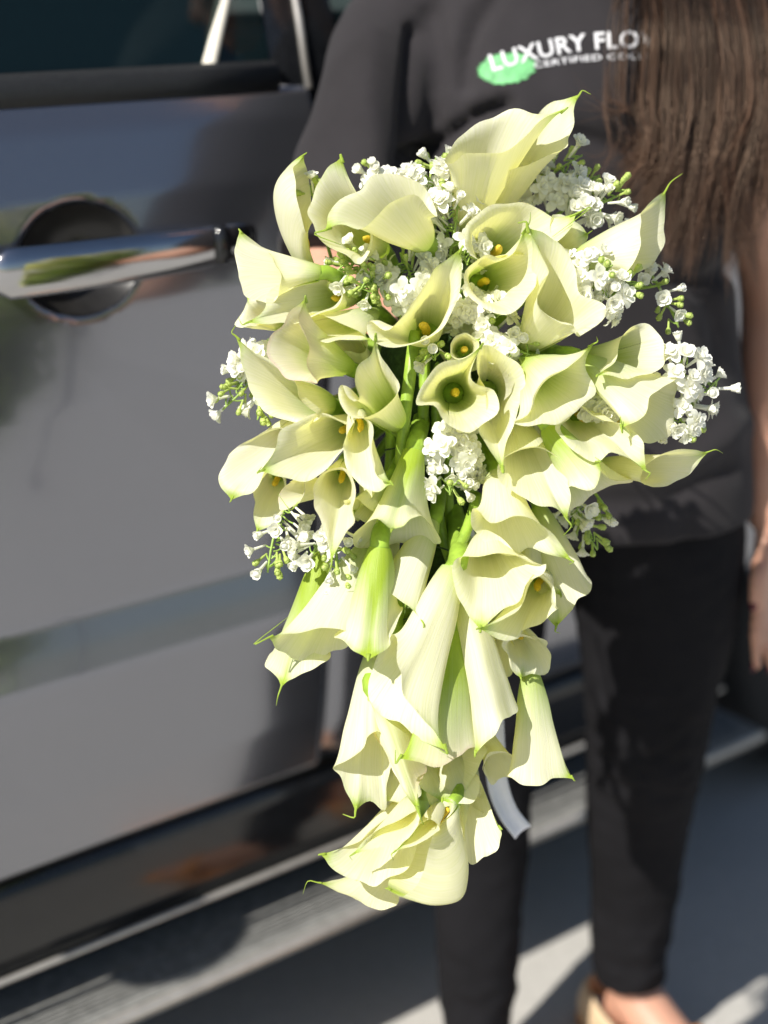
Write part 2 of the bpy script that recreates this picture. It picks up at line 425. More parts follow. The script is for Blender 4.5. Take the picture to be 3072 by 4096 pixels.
    for nm, s0, s1, t0, t1 in (('b_pillar', .968, 1.062, .975, 1.06), ('c_pillar', 1.93, 2.02, 1.93, 2.02), ('d_pillar', 2.92, 3.03, 2.80, 2.95)):
        vs = []
        for k in range(9):
            z = 1.235 + .56 * k / 8; t = k / 8
            for i in range(5): s = (s0 + (t0 - s0) * t) + ((s1 + (t1 - s1) * t) - (s0 + (t0 - s0) * t)) * i / 4; vs.append(cy_(s, gz(s, z) - .002 + (.004 if 0 < i < 4 else 0), z, sgn))
        p = mesh_obj('door_pillar' if nm == 'b_pillar' else 'pillar', vs, [(k * 5 + i, k * 5 + i + 1, k * 5 + i + 6, k * 5 + i + 5) for k in range(8) for i in range(4)], M_GLOSS, car)
        if near and nm == 'b_pillar':
            mb = MB(); mb.tube([cy_(1.008 + .02 * q, gz(1, 1.25 + .5 * q) + .004, 1.25 + .5 * q, 1) for q in np.linspace(0, 1, 8)], .0045, 8); mb.build('pillar_strip', M_ALU, p)
    mb = MB(); mb.tube(catmull([cy_(-1.0, -.10, 1.16, sgn), cy_(-.42, -.06, 1.26, sgn), cy_(.20, -.28, 1.76, sgn), cy_(1.0, -.30, 1.83, sgn), cy_(2.8, -.29, 1.80, sgn)], 20), (.035, .03), 8) if False else mb.tube(catmull([cy_(-.50, -.06, 1.24, sgn), cy_(.20, -.26, 1.775, sgn), cy_(1.0, -.285, 1.80, sgn), cy_(2.85, -.28, 1.79, sgn)], 20), .032, 8)
    mb.build('roof_rail', M_PAINT, car)
    if near: mbm = MB()
    mb = MB(); mb.ball(cy_(-.22, .12, 1.27, sgn), (.07, .07, .08), 14); mb.tube([cy_(-.25, -.05, 1.25, sgn), cy_(-.22, .10, 1.25, sgn)], .02, 8); mb.build('mirror', M_GLOSS, car)
    mb = MB(); mb.ball(cy_(-1.86, -.26, .80, sgn), (.10, .10, .07), 14); mb.build('headlight', M_LAMP, car)
    mb = MB(); mb.box(cy_(3.04, -.14, 1.05, sgn), (.02, .07, .15), np.stack([CE, CN, [0, 0, 1.]], axis=1)); mb.build('tail_light', M_REDLAMP, car)
def cross(name, stations, mat, n=14):
    """surface spanning the width: stations (s, inset, z, crown)"""
    vs = []
    for (s, ins, z, cr) in stations:
        for i in range(n + 1):
            t = i / n; vs.append(cw(s - .10 * cr * 0, -ins - (CARW - 2 * ins) * t, z + cr * (1 - (2 * t - 1) ** 2)))
    m = len(stations); return mesh_obj(name, vs, [(k * (n + 1) + i, k * (n + 1) + i + 1, (k + 1) * (n + 1) + i + 1, (k + 1) * (n + 1) + i) for k in range(m - 1) for i in range(n)], mat, car)
cross('roof', [(.18, .25, 1.78, .03), (.6, .28, 1.81, .04), (1.6, .28, 1.82, .04), (2.7, .28, 1.80, .04), (2.88, .28, 1.76, .04)], M_PAINT)
cross('bonnet', [(-1.90, .24, .92, .03), (-1.6, .17, 1.03, .04), (-1.1, .06, 1.12, .04), (-.55, .045, 1.235, .02)], M_PAINT)
cross('windscreen', [(-.55, .06, 1.245, .02), (-.2, .16, 1.50, .02), (.18, .26, 1.775, .03)], M_GLASS)
cross('nose', [(-1.95, .24, .30, 0), (-1.99, .22, .55, 0), (-1.97, .22, .80, 0), (-1.90, .24, .92, .03)], M_PAINT)
cross('tailgate', [(3.06, .14, .32, 0), (3.10, .10, .6, 0), (3.08, .12, 1.1, 0), (3.02, .18, 1.3, 0), (2.88, .28, 1.76, .04)], M_PAINT)
mb = MB(); mb.box(cw(.55, -CARW / 2, .40), (2.35, .70, .16), np.stack([CE, CN, [0, 0, 1.]], axis=1)); mb.box(cw(.6, -CARW / 2, .32), (1.9, .88, .07), np.stack([CE, CN, [0, 0, 1.]], axis=1)); mb.build('underbody', M_PLASTIC, car, False)
RC = np.stack([CE, CN, [0, 0, 1.]], axis=1)
mb = MB(); mb.box(cw(.9, -CARW / 2, 1.20), (1.6, .80, .02), RC); mb.build('cabin_lining', M_SEAT, car, False)
for o in (-.45, -1.45):
    mb = MB(); mb.tube([cw(.78, o, .9), cw(.84, o, 1.2), cw(.92, o, 1.50)], [(.24, .10), (.24, .09), (.20, .06)], 14); mb.tube([cw(.94, o, 1.5), cw(.97, o, 1.58), cw(.98, o, 1.72)], [(.06, .03), (.13, .05), (.12, .04)], 12); mb.build('seat', M_SEAT, car)
# pale divider bar standing in the window
mb = MB(); mb.tube([cw(.874, -.044, 1.255), cw(.884, -.048, 1.272), cw(.928, -.082, 1.345), cw(.985, -.125, 1.45), cw(1.03, -.18, 1.56)], [(.0095, .006)] * 5, 10); mb.build('window_divider', M_CREAM, car)
# ------------------------------------------------------------------ the woman
person = empty('person', Vector((.22, 1.68, 0)))
tag(person, 'woman in charcoal printed t-shirt and black trousers holding out the bouquet', 'person')
def add_mesh(name, me, mat, parent):
    me.name = name; me.materials.clear(); me.materials.append(mat); return link(bpy.data.objects.new(name, me), parent)
V = lambda *a: np.array(a, float)
NECK, HEAD = V(.185, 1.75, 1.40), V(.175, 1.715, 1.575)
RS, RE, RW = V(.020, 1.745, 1.345), at(1318, 1085, 1.56), at(1600, 1395, 1.425)
LS, LE, LW = V(.352, 1.755, 1.345), V(.456, 1.800, 1.025), V(.462, 1.735, .745)
RHIP, RKN, RAN = V(.125, 1.75, .87), V(.118, 1.650, .480), V(.118, 1.605, .095)
LHIP, LKN, LAN = V(.305, 1.76, .87), V(.326, 1.700, .480), V(.327, 1.715, .095)
def ell(c, rx, ry, n=28, tilt=0, p=2.0):
    out = []
    for k in range(n):
        a = 2 * math.pi * k / n; ca, sa = math.cos(a), math.sin(a)
        x = rx * math.copysign(abs(ca) ** (2 / p), ca); y = ry * math.copysign(abs(sa) ** (2 / p), sa)
        out.append(np.array(c) + V(x * math.cos(tilt), y + x * math.sin(tilt), 0))
    return out
def torso(mb, g):
    # (z, cx, cy, rx, ry)
    R = [(.80, .210, 1.765, .150, .105), (.88, .208, 1.765, .165, .115), (.97, .203, 1.760, .150, .103), (1.06, .197, 1.752, .135, .094), (1.14, .192, 1.745, .140, .100),
         (1.21, .188, 1.738, .152, .114), (1.27, .186, 1.738, .158, .112), (1.33, .185, 1.748, .160, .092), (1.375, .185, 1.757, .120, .070), (1.405, .185, 1.762, .070, .058)]
    mb.loft([ell((cx, cy, z), rx + g, ry + g, p=2.35) for z, cx, cy, rx, ry in R])
def limb(mb, pts, rad, n=16, steps=14):
    cp = catmull(pts, steps); rr = np.interp(np.linspace(0, 1, steps + 1), np.linspace(0, 1, len(rad)), rad); mb.tube(cp, list(map(float, rr)), n)
def finger(mb, pts, r0, r1):
    limb(mb, pts, [r0, (r0 + r1) / 2 * 1.03, r1], 8, 10); mb.ball(pts[-1], r1 * 1.02, 8); mb.ball(pts[0], r0 * 1.05, 8)
# body: one skin, head to feet
mb = MB(); torso(mb, -.022)
limb(mb, [V(.185, 1.765, 1.37), V(.182, 1.752, 1.43), V(.178, 1.735, 1.50)], [.058, .048, .050])
Rh = np.array(Matrix.Rotation(.10, 3, 'X'))
mb.ball(HEAD + V(0, .012, .035), (.073, .090, .092), 20); mb.ball(HEAD + V(0, -.030, -.045), (.056, .060, .070), 18); mb.ball(HEAD + V(0, -.055, -.095), (.026, .022, .020), 12)
mb.tube([HEAD + V(0, -.080, .018), HEAD + V(0, -.100, -.030), HEAD + V(0, -.096, -.040)], [.008, .013, .009], 10)
for s in (-1, 1):
    mb.ball(HEAD + V(s * .030, -.079, .012), (.013, .008, .010), 10); mb.ball(HEAD + V(s * .074, .006, -.010), (.008, .018, .030), 10); mb.ball(HEAD + V(s * .036, -.060, -.035), (.022, .020, .020), 10)
mb.ball(HEAD + V(0, -.089, -.068), (.022, .008, .0055), 10); mb.ball(HEAD + V(0, -.087, -.077), (.018, .008, .006), 10)
limb(mb, [RS, RS * .5 + RE * .5 + V(-.006, 0, 0), RE, RE * .6 + RW * .4, RW], [.036, .036, .036, .038, .027], 16, 18)
limb(mb, [LS, LS * .5 + LE * .5 + V(.004, 0, 0), LE, LE * .6 + LW * .4, LW], [.036, .036, .036, .037, .025], 16, 18)
limb(mb, [RHIP, RHIP * .5 + RKN * .5, RKN, RKN * .65 + RAN * .35 + V(0, .015, 0), RAN], [.082, .070, .054, .053, .033], 18, 18)
limb(mb, [LHIP, LHIP * .5 + LKN * .5, LKN, LKN * .65 + LAN * .35 + V(0, .015, 0), LAN], [.082, .070, .054, .053, .033], 18, 18)
for an, yaw in ((RAN, -.15), (LAN, .80)):
    d = V(math.sin(yaw), -math.cos(yaw), 0)
    mb.ball(an + V(0, .030, -.055), (.031, .034, .034), 14); limb(mb, [an + V(0, .01, -.005), an + d * .060 + V(0, 0, -.045), an + d * .125 + V(0, 0, -.066), an + d * .165 + V(0, 0, -.072)], [.036, .035, .028, .018], 14)
    sx = V(math.cos(yaw), math.sin(yaw), 0)
    mb.ball(an + d * .120 + V(0, 0, -.068), (.043, .04, .022), 14)
    for k in range(5):
        c = an + d * (.165 - .012 * abs(k - 1)) + sx * (-.030 + .0155 * k) * (1 if an is RAN else -1) * -1 + V(0, 0, -.079); mb.tube([c - d * .03, c, c + d * .022], [.0085, .009, .006], 8)
# left hand: hangs beside the thigh, thumb side towards the bouquet, index finger pointing down
hx, hy, hz = nrm(V(-.06, -.22, -.97)), V(-.35, -.90, .2), None
dn = hx; th = nrm(hy - dn * np.dot(hy, dn)); bk = np.cross(dn, th)         # th: towards the thumb side, bk: back of the hand
mb.tube([LW - dn * .01, LW + dn * .025, LW + dn * .06, LW + dn * .088], [(.021, .024), (.016, .032), (.015, .036), (.013, .036)], 14) if False else None
for q in np.linspace(0, 1, 8):
    for s in (-1, -.5, 0, .5, 1): mb.ball(LW + dn * (.010 + .078 * q) + th * s * (.016 + .014 * min(1, q * 1.6)), .0135 - .002 * q, 8)
NAILS = []
for k, (o, L, bend) in enumerate(((.029, .078, .10), (.010, .084, .35), (-.010, .078, .45), (-.028, .062, .5))):
    k0 = LW + dn * .088 + th * o; cu = -bk
    p1 = k0 + dn * L * .45 + cu * L * .10 * bend * 4 * .5 + th * .004; p2 = p1 + nrm(dn + cu * bend * .9) * L * .30; p3 = p2 + nrm(dn + cu * bend * 1.3) * L * .25
    finger(mb, [k0, p1, p2, p3], .0088, .0064); NAILS.append((p3, nrm(p3 - p2), -cu))
tb = LW + dn * .030 + th * .026; t1 = tb + nrm(dn * .75 + th * .6) * .036; t2 = t1 + nrm(dn + th * .15) * .030
finger(mb, [tb, t1, t2], .0125, .0085); NAILS.append((t2, nrm(t2 - t1), nrm(th * .75 + bk * .5 - VIEW * .6)))
# right hand: closed round the wrapped handle behind the flowers
hd_ = nrm(V(.10, .35, -1.0)); HC = at(1690, 1560, 1.385)
pd = nrm(HC - RW); palm = RW + pd * .0
sd = nrm(pd - hd_ * np.dot(pd, hd_)); nn = np.cross(hd_, sd)
if np.dot(nn, VIEW) < 0: nn = -nn
PB = HC - sd * .020 + nn * .020
for q in np.linspace(0, 1, 7):
    for s in (-1, -.33, .33, 1): mb.ball(RW + (PB - RW) * q + hd_ * s * (.012 + .018 * q), .0145, 8)
for k in range(4):
    c = HC + hd_ * (-.030 + .0195 * k); r_ = .0235
    pts = [c + nn * r_ * .95 - sd * .020, c + nn * r_ + sd * .008, c + sd * r_ * 1.02 + nn * .004, c + sd * r_ * .5 - nn * r_ * .95, c - sd * .012 - nn * r_ * .9]
    finger(mb, pts, .0088, .0068); NAILS.append((pts[-1], nrm(pts[-1] - pts[-2]), -nn))
pts = [RW + (PB - RW) * .5 - hd_ * .026, HC - hd_ * .046 - sd * .024 - nn * .004, HC - hd_ * .050 - nn * .022 + sd * .006]
finger(mb, pts, .0115, .0085); NAILS.append((pts[-1], nrm(pts[-1] - pts[-2]), -nn))
body = add_mesh('body', remesh(mb, .0048, 3), M_SKIN, person)
for p, d, up in NAILS:
    up = nrm(up - d * np.dot(up, d)); s = np.cross(d, up); n = MB(); R = np.stack([s, d, up], axis=1)
    n.ball(p + up * .0046 + d * .0015, (.0054, .0078, .0022), 10, R); n.build('fingernail', M_NAIL, body)
for s in (-1, 1):
    n = MB(); n.ball(HEAD + V(s * .030, -.0855, .0125), (.0085, .004, .0045), 12); e = n.build('eye', M_EYE, body)

n = MB(); n.ball(HEAD + V(0, -.0915, -.0675), (.0195, .0065, .0042), 12); n.ball(HEAD + V(0, -.0900, -.0760), (.0165, .0065, .0048), 12); n.build('lips', M_LIP, body)
for s in (-1, 1):
    n = MB(); n.tube(catmull([HEAD + V(s * .014, -.0865, .030), HEAD + V(s * .030, -.0865, .035), HEAD + V(s * .047, -.0740, .030)], 8), [.0022, .003, .003, .003, .003, .0028, .0024, .0018, .001], 6); n.build('eyebrow', M_HAIR, body)

# trousers
mb = MB()
mb.loft([ell((cx, cy, z), rx, ry, p=2.3) for z, cx, cy, rx, ry in ((.76, .217, 1.76, .172, .110), (.80, .217, 1.765, .182, .120), (.88, .214, 1.765, .182, .122), (.95, .206, 1.762, .165, .112))])
limb(mb, [RHIP, RHIP * .5 + RKN * .5 + V(-.004, -.004, 0), RKN, RKN * .62 + RAN * .38 + V(0, .014, 0), RAN + V(0, 0, .012)], [.094, .082, .064, .061, .0455], 20, 22)
limb(mb, [LHIP, LHIP * .5 + LKN * .5 + V(.016, -.002, 0), LKN, LKN * .62 + LAN * .38 + V(0, .014, 0), LAN + V(0, 0, .012)], [.118, .106, .074, .066, .0480], 20, 22)
me = remesh(mb, .0065, 4); co = coords(me); nr = normals(me)
d = np.array([mnoise.noise(Vector((p[0] * 14, p[1] * 14, p[2] * 9))) * .0045 + mnoise.noise(Vector((p[0] * 40, p[1] * 40, p[2] * 60))) * .0016 * (1 + 2 * math.exp(-((p[2] - .48) / .08) ** 2) + 2 * math.exp(-((p[2] - .16) / .07) ** 2)) for p in co])
setco(me, co + nr * d[:, None]); trousers = add_mesh('trousers', me, M_PANTS, person)

# t-shirt: loose, falls straight from the chest, sleeves to the elbow
mb = MB()
R = [(.765, .236, 1.745, .206, .138), (.80, .233, 1.748, .205, .138), (.90, .225, 1.750, .197, .134), (1.0, .214, 1.748, .188, .130), (1.10, .204, 1.742, .180, .128), (1.19, .190, 1.734, .170, .134), (1.25, .187, 1.732, .172, .132), (1.31, .186, 1.742, .172, .112), (1.36, .185, 1.753, .140, .088), (1.395, .185, 1.760, .088, .070), (1.405, .185, 1.762, .070, .060)]
mb.loft([ell((cx, cy, z), rx, ry, 36, p=2.4) for z, cx, cy, rx, ry in R])
RSE = RS * .03 + RE * .97
limb(mb, [RS + V(.04, .005, .0), RS + V(-.004, -.008, -.03), RS * .62 + RE * .38 + V(-.004, -.004, 0), RSE], [.060, .062, .060, .060], 22, 14)
LSE = LS * .40 + LE * .60
limb(mb, [LS + V(-.04, .005, .0), LS + V(.004, .0, -.03), LS * .62 + LE * .38, LSE], [.062, .064, .062, .060], 22, 14)
me = remesh(mb, .0062, 5); co = coords(me); nr = normals(me)
# creases traced on the front: (photo polyline, depth mm, half width px)
CR = [([(1655, 120), (1630, 320), (1640, 640)], -9, 34), ([(1640, 650), (1770, 560), (1900, 470), (2020, 420)], -10, 36), ([(1700, 700), (1850, 600), (2000, 520), (2150, 500)], 5, 50),
      ([(1730, 60), (1760, 250), (1740, 480)], -5, 40), ([(1900, 60), (1840, 260), (1830, 420)], -5, 45), ([(1990, -40), (1900, 120), (1860, 330)], -6, 40), ([(1500, 150), (1480, 400), (1500, 700)], 4, 60), ([(2100, 520), (2350, 560), (2600, 640)], -5, 40), ([(2200, 640), (2500, 720), (2800, 760)], 4, 50), ([(2700, 1000), (2850, 1250), (2900, 1500)], -6, 45), ([(2900, 1080), (2800, 1140), (2700, 1120)], -8, 45), ([(2400, 2020), (2650, 2010), (2900, 1880)], -4, 50), ([(2450, 1900), (2700, 1880), (2960, 1700)], 4, 60)]
pj = np.array([project(p) for p in co]); front = (nr @ VIEW) < .25
dd = np.zeros(len(co))
for pl, a, w in CR:
    best = np.full(len(co), 1e9)
    for q in catmull([V(*p) for p in pl], 24): best = np.minimum(best, np.hypot(pj[:, 0] - q[0], pj[:, 1] - q[1]))
    dd += np.where(front, 1.7 * a / 1000 * np.exp(-(best / w) ** 2), 0)
nz2 = np.array([mnoise.noise(Vector((p[0] * 9 + p[2] * 4, p[1] * 9, p[2] * 5))) * .009 + mnoise.noise(Vector((p[0] * 26 + p[2] * 8, p[1] * 20, p[2] * 9 + 5))) * .0036 for p in co])
co = co + nr * (dd + nz2)[:, None]; setco(me, co)
shirt = add_mesh('t_shirt', me, M_SHIRT, person)
# hem and cuff stitching bands
BV = BVHTree.FromPolygons([Vector(tuple(p)) for p in co], [tuple(p.vertices) for p in me.polygons])
def on_shirt(x, y, lift=.0016):
    r_ = nrm(at(x, y, 1.0) - V(0, 0, CAM_H)); h = BV.ray_cast(Vector((0, 0, CAM_H)), Vector(tuple(r_)))
    if h[0] is None: return at(x, y, 1.6)
    n = h[1] if h[1].dot(Vector(tuple(VIEW))) < 0 else -h[1]
    return np.array(h[0] + n * lift)
def printed(name, text, base, cap, mat, sq, wide):
    cu = bpy.data.curves.new('t', 'FONT'); cu.body = text; cu.size = 1.0; cu.offset = wide; cu.resolution_u = 3; cu.space_character = 1.05
    ob = bpy.data.objects.new('t', cu); COL.objects.link(ob); dg = bpy.context.evaluated_depsgraph_get(); me_ = bpy.data.meshes.new_from_object(ob.evaluated_get(dg)); bpy.data.objects.remove(ob)
    bm = bmesh.new(); bm.from_mesh(me_); bmesh.ops.triangulate(bm, faces=bm.faces); bmesh.ops.subdivide_edges(bm, edges=[e for e in bm.edges if e.calc_length() > .12], cuts=2); bmesh.ops.triangulate(bm, faces=bm.faces)
    c = np.array([v.co[:] for v in bm.verts]); x0, x1 = c[:, 0].min(), c[:, 0].max(); path = catmull([V(*b) for b in base], 60); L = np.concatenate([[0], np.cumsum([np.linalg.norm(path[i + 1] - path[i]) for i in range(60)])])
    vs = []
    for p in c:
        t = (p[0] - x0) / (x1 - x0) * L[-1]; i = min(int(np.searchsorted(L, t)), 60); i = max(i, 1); f = (t - L[i - 1]) / (L[i] - L[i - 1])
        q = path[i - 1] + (path[i] - path[i - 1]) * f; tg = nrm(path[i] - path[i - 1]); up = V(tg[1], -tg[0]); up = up if up[1] < 0 else -up
        w = q + up * p[1] / .70 * cap; vs.append(on_shirt(w[0], w[1]))
    fs = [tuple(v.index for v in f.verts) for f in bm.faces]; bm.free(); return mesh_obj(name, vs, fs, mat, shirt, False)
# green brushed emblem behind the first letters
r_ = random.Random(4); vs = []; fs = []; N = 120; ctr = V(2028, 275)
for j in range(9):
    for k in range(N):
        a = 2 * math.pi * k / N; rr = (1 + (.16 * (r_.random() - .4) if j == 8 else 0)) * j / 8
        q = ctr + V(112 * math.cos(a) * rr, 60 * math.sin(a) * rr - 16 * math.cos(a) * rr * .6); vs.append(on_shirt(q[0], q[1], .0010))
fs = [(j * N + k, j * N + (k + 1) % N, (j + 1) * N + (k + 1) % N, (j + 1) * N + k) for j in range(8) for k in range(N)]
mesh_obj('printed_emblem', vs, fs, M_PRINTG, shirt, False)
printed('printed_lettering', 'LUXURY FLOWERS', [(1972, 286), (2130, 242), (2320, 205), (2540, 192), (2820, 205)], 66, M_PRINT, 1, .018)
printed('printed_lettering', 'CERTIFIED COLLECTION', [(2136, 275), (2350, 246), (2560, 238), (2790, 246)], 24, M_PRINT, 1, .010)

# shoes: open flats with an orange strap
for an, yaw in ((RAN, -.15), (LAN, .80)):
    d = V(math.sin(yaw), -math.cos(yaw), 0); sx = V(math.cos(yaw), math.sin(yaw), 0); vs = []
    R_ = np.stack([sx, d, V(0, 0, 1)], axis=1)
    sh = MB(); ring = []
    for zz in (.001, .010, .013):
        rr = []
        for k in range(32):
            a = 2 * math.pi * k / 32; u_, v_ = math.cos(a), math.sin(a); y = .055 + .135 * v_; w = .044 + .006 * v_ - .010 * (v_ < -.3) * abs(v_)
            rr.append(V(an[0], an[1], zz) + sx * w * u_ + d * y)
        ring.append(rr)
    sh.loft(ring); so = sh.build('shoe', M_ORANGE, person)
    n = MB(); n.tube(catmull([V(an[0], an[1], .012) + sx * .047 * math.cos(a) + d * (.105 + .0 * a) + V(0, 0, .048) * math.sin(a) for a in np.linspace(0, math.pi, 9)], 18), [(.003, .018)] * 19, 8); n.build('strap', M_ORANGE, so)
    n = MB(); n.tube(catmull([V(an[0], an[1], .026 + .032 * math.sin(a)) + sx * .046 * math.cos(a) + d * (.03 - .098 * math.sin(a)) for a in np.linspace(-.1, math.pi + .1, 11)], 20), [(.004, .026)] * 21, 8); n.build('heel_band', M_TAN, so)
    n = MB(); s_ = -1; n.tube(catmull([V(an[0], an[1], .014) + sx * s_ * .046 + d * (.00 + .045 * t) + V(0, 0, .030 * math.sin(3.14 * t)) for t in np.linspace(0, 1, 7)], 12), [(.004, .014)] * 13, 8); n.build('strap', M_ORANGE, so)

# hair: long strands falling from the crown over her left shoulder onto the chest
def hair_strands():
    r = random.Random(11); vs = []; fs = []; hv = []; hl = []
    def strand(pts, rad, tone, steps=26):
        cp = catmull(pts, steps); o = len(vs); N_ = None
        for i, p in enumerate(cp):
            t = nrm(cp[min(i + 1, steps)] - cp[max(i - 1, 0)]); N_ = nrm(np.cross(t, VIEW)) if N_ is None else nrm(N_ - t * np.dot(N_, t)); B_ = np.cross(t, N_); w = rad * (1 - .75 * max(0, i / steps - .75) / .25)
            for k in range(3): a = 2.094 * k; vs.append(p + N_ * w * math.cos(a) + B_ * w * math.sin(a)); hv.append(tone); hl.append(max(0, i / steps - .55))
        for i in range(steps):
            for k in range(3): fs.append((o + i * 3 + k, o + i * 3 + (k + 1) % 3, o + (i + 1) * 3 + (k + 1) % 3, o + (i + 1) * 3 + k))
    # front fall
    clumps = []
    for c in range(74):
        x1 = 2600 + 600 * (c + r.random()) / 66 if c < 66 else 2400 + 190 * r.random()
        clumps.append((x1, r.uniform(-1, 1), r.uniform(0, 1)))
    for x1, jit, tone in clumps:
        edge = max(0, (x1 - 2600) / 560)
        ytip = 800 + 230 * min(1, edge * 2.2) + r.uniform(-230, 90) if x1 > 2590 else 480 + r.uniform(-150, 250)
        if edge > .75: ytip = 950 + r.uniform(-200, 120)
        xt = x1 + (-25 - 90 * max(0, .6 - edge) + 60 * jit); dep = 1.520 + .035 * r.random() + .02 * edge
        a0 = r.uniform(-.2, 1.9); wav = r.uniform(-34, 34)
        n = 52 if x1 > 2590 else 8
        for k in range(n):
            j = [r.gauss(0, 1) for _ in range(6)]
            root = HEAD + V(.070 * math.sin(a0 + j[0] * .06), .012 - .05 * math.cos(a0) * .6 + j[1] * .004, .030 + .075 * abs(math.cos(a0)) + j[2] * .004)
            sh_ = V(LS[0] - .105 + .12 * edge, 1.645 + .02 * edge, 1.455); sp = .0042
            pts = [root, HEAD + V(.080 + .01 * j[3] * .2, -.02 + .01 * j[4] * .3, -.02), sh_ + V(j[0], j[1], j[2]) * sp,
                   at(x1 + 10 + 14 * j[3] + wav * .4, 60, dep + .022 + .003 * j[4]), at(x1 + wav + 26 * math.sin(x1 / 210) + 18 * j[3], 420, dep + .006 + .004 * j[4]), at(x1 + 18 * j[5] - wav * .5 - 30 * math.sin(x1 / 210 + .5), (420 + ytip) / 2 + 40, dep + .003 * j[4]), at(xt + 16 * j[5] + 40 * math.sin(x1 / 180 + 2) - 30 * max(0, .4 - edge), ytip + 60 * j[0], dep + .004 + .005 * j[2])]
            strand(pts, r.uniform(.00026, .00048), min(1, max(0, tone * .55 + .15 + r.uniform(-.3, .35))))
    # the rest of the head of hair, back and far side
    for c in range(260):
        a = r.uniform(-.6, 3.75); el = r.uniform(.1, 1.35); tone = r.uniform(.1, .8)
        root = HEAD + V(math.cos(a) * math.cos(el) * .080, .014 + math.sin(a) * math.cos(el) * .097, .035 + .098 * math.sin(el))
        for k in range(5):
            j = [r.gauss(0, .004) for _ in range(3)]; e = V(math.cos(a) * .11, .05 + .10 * abs(math.sin(a)), 0)
            p2 = HEAD + V(math.cos(a) * .090, .020 + math.sin(a) * .108, -.02); p3 = V(HEAD[0] + math.cos(a) * .12, 1.80 + .05 * abs(math.sin(a)), 1.40); p4 = V(HEAD[0] + math.cos(a) * .12, 1.90, 1.15 + r.uniform(-.05, .05))
            strand([root, p2 + j, p3 + j, p4 + j], .0016, tone, 12)
    return mesh_obj('hair', vs, fs, M_HAIR, person, True, dict(hv=hv, hl=hl))
hair = hair_strands()
n = MB(); n.ball(HEAD + V(0, .020, .042), (.0805, .096, .098), 24); v = np.array(n.v); keep = MB()
idx = {i: k for k, i in enumerate([i for i in range(len(v)) if not (v[i][1] < HEAD[1] - .045 and v[i][2] < HEAD[2] + .075) and v[i][2] > HEAD[2] - .05])}
keep.v = [tuple(v[i]) for i in idx]; keep.f = [tuple(idx[i] for i in f) for f in n.f if all(i in idx for i in f)]
o = keep.build('hair_cap', M_HAIR, person)
for nm, val in (('hv', .25), ('hl', 0.)):
    a = o.data.attributes.new(nm, 'FLOAT', 'POINT'); a.data.foreach_set('value', [val] * len(o.data.vertices))
# ------------------------------------------------------------------ bouquet
D0 = 1.27                                     # metres from the lens to the middle of the bouquet
PX = D0 / FPX                                 # metres per photo pixel there
def bp(p):
    """(x, y, mm towards the camera) -> point"""
    return at(p[0], p[1], D0 - (p[2] if len(p) > 2 else 0) / 1000.0)
HAND = at(1690, 1560, 1.385)
bouquet = empty('bouquet', Vector(tuple(HAND)))
tag(bouquet, 'cascading bridal bouquet of cream calla lilies and white lilac held in front of the woman', 'bouquet')

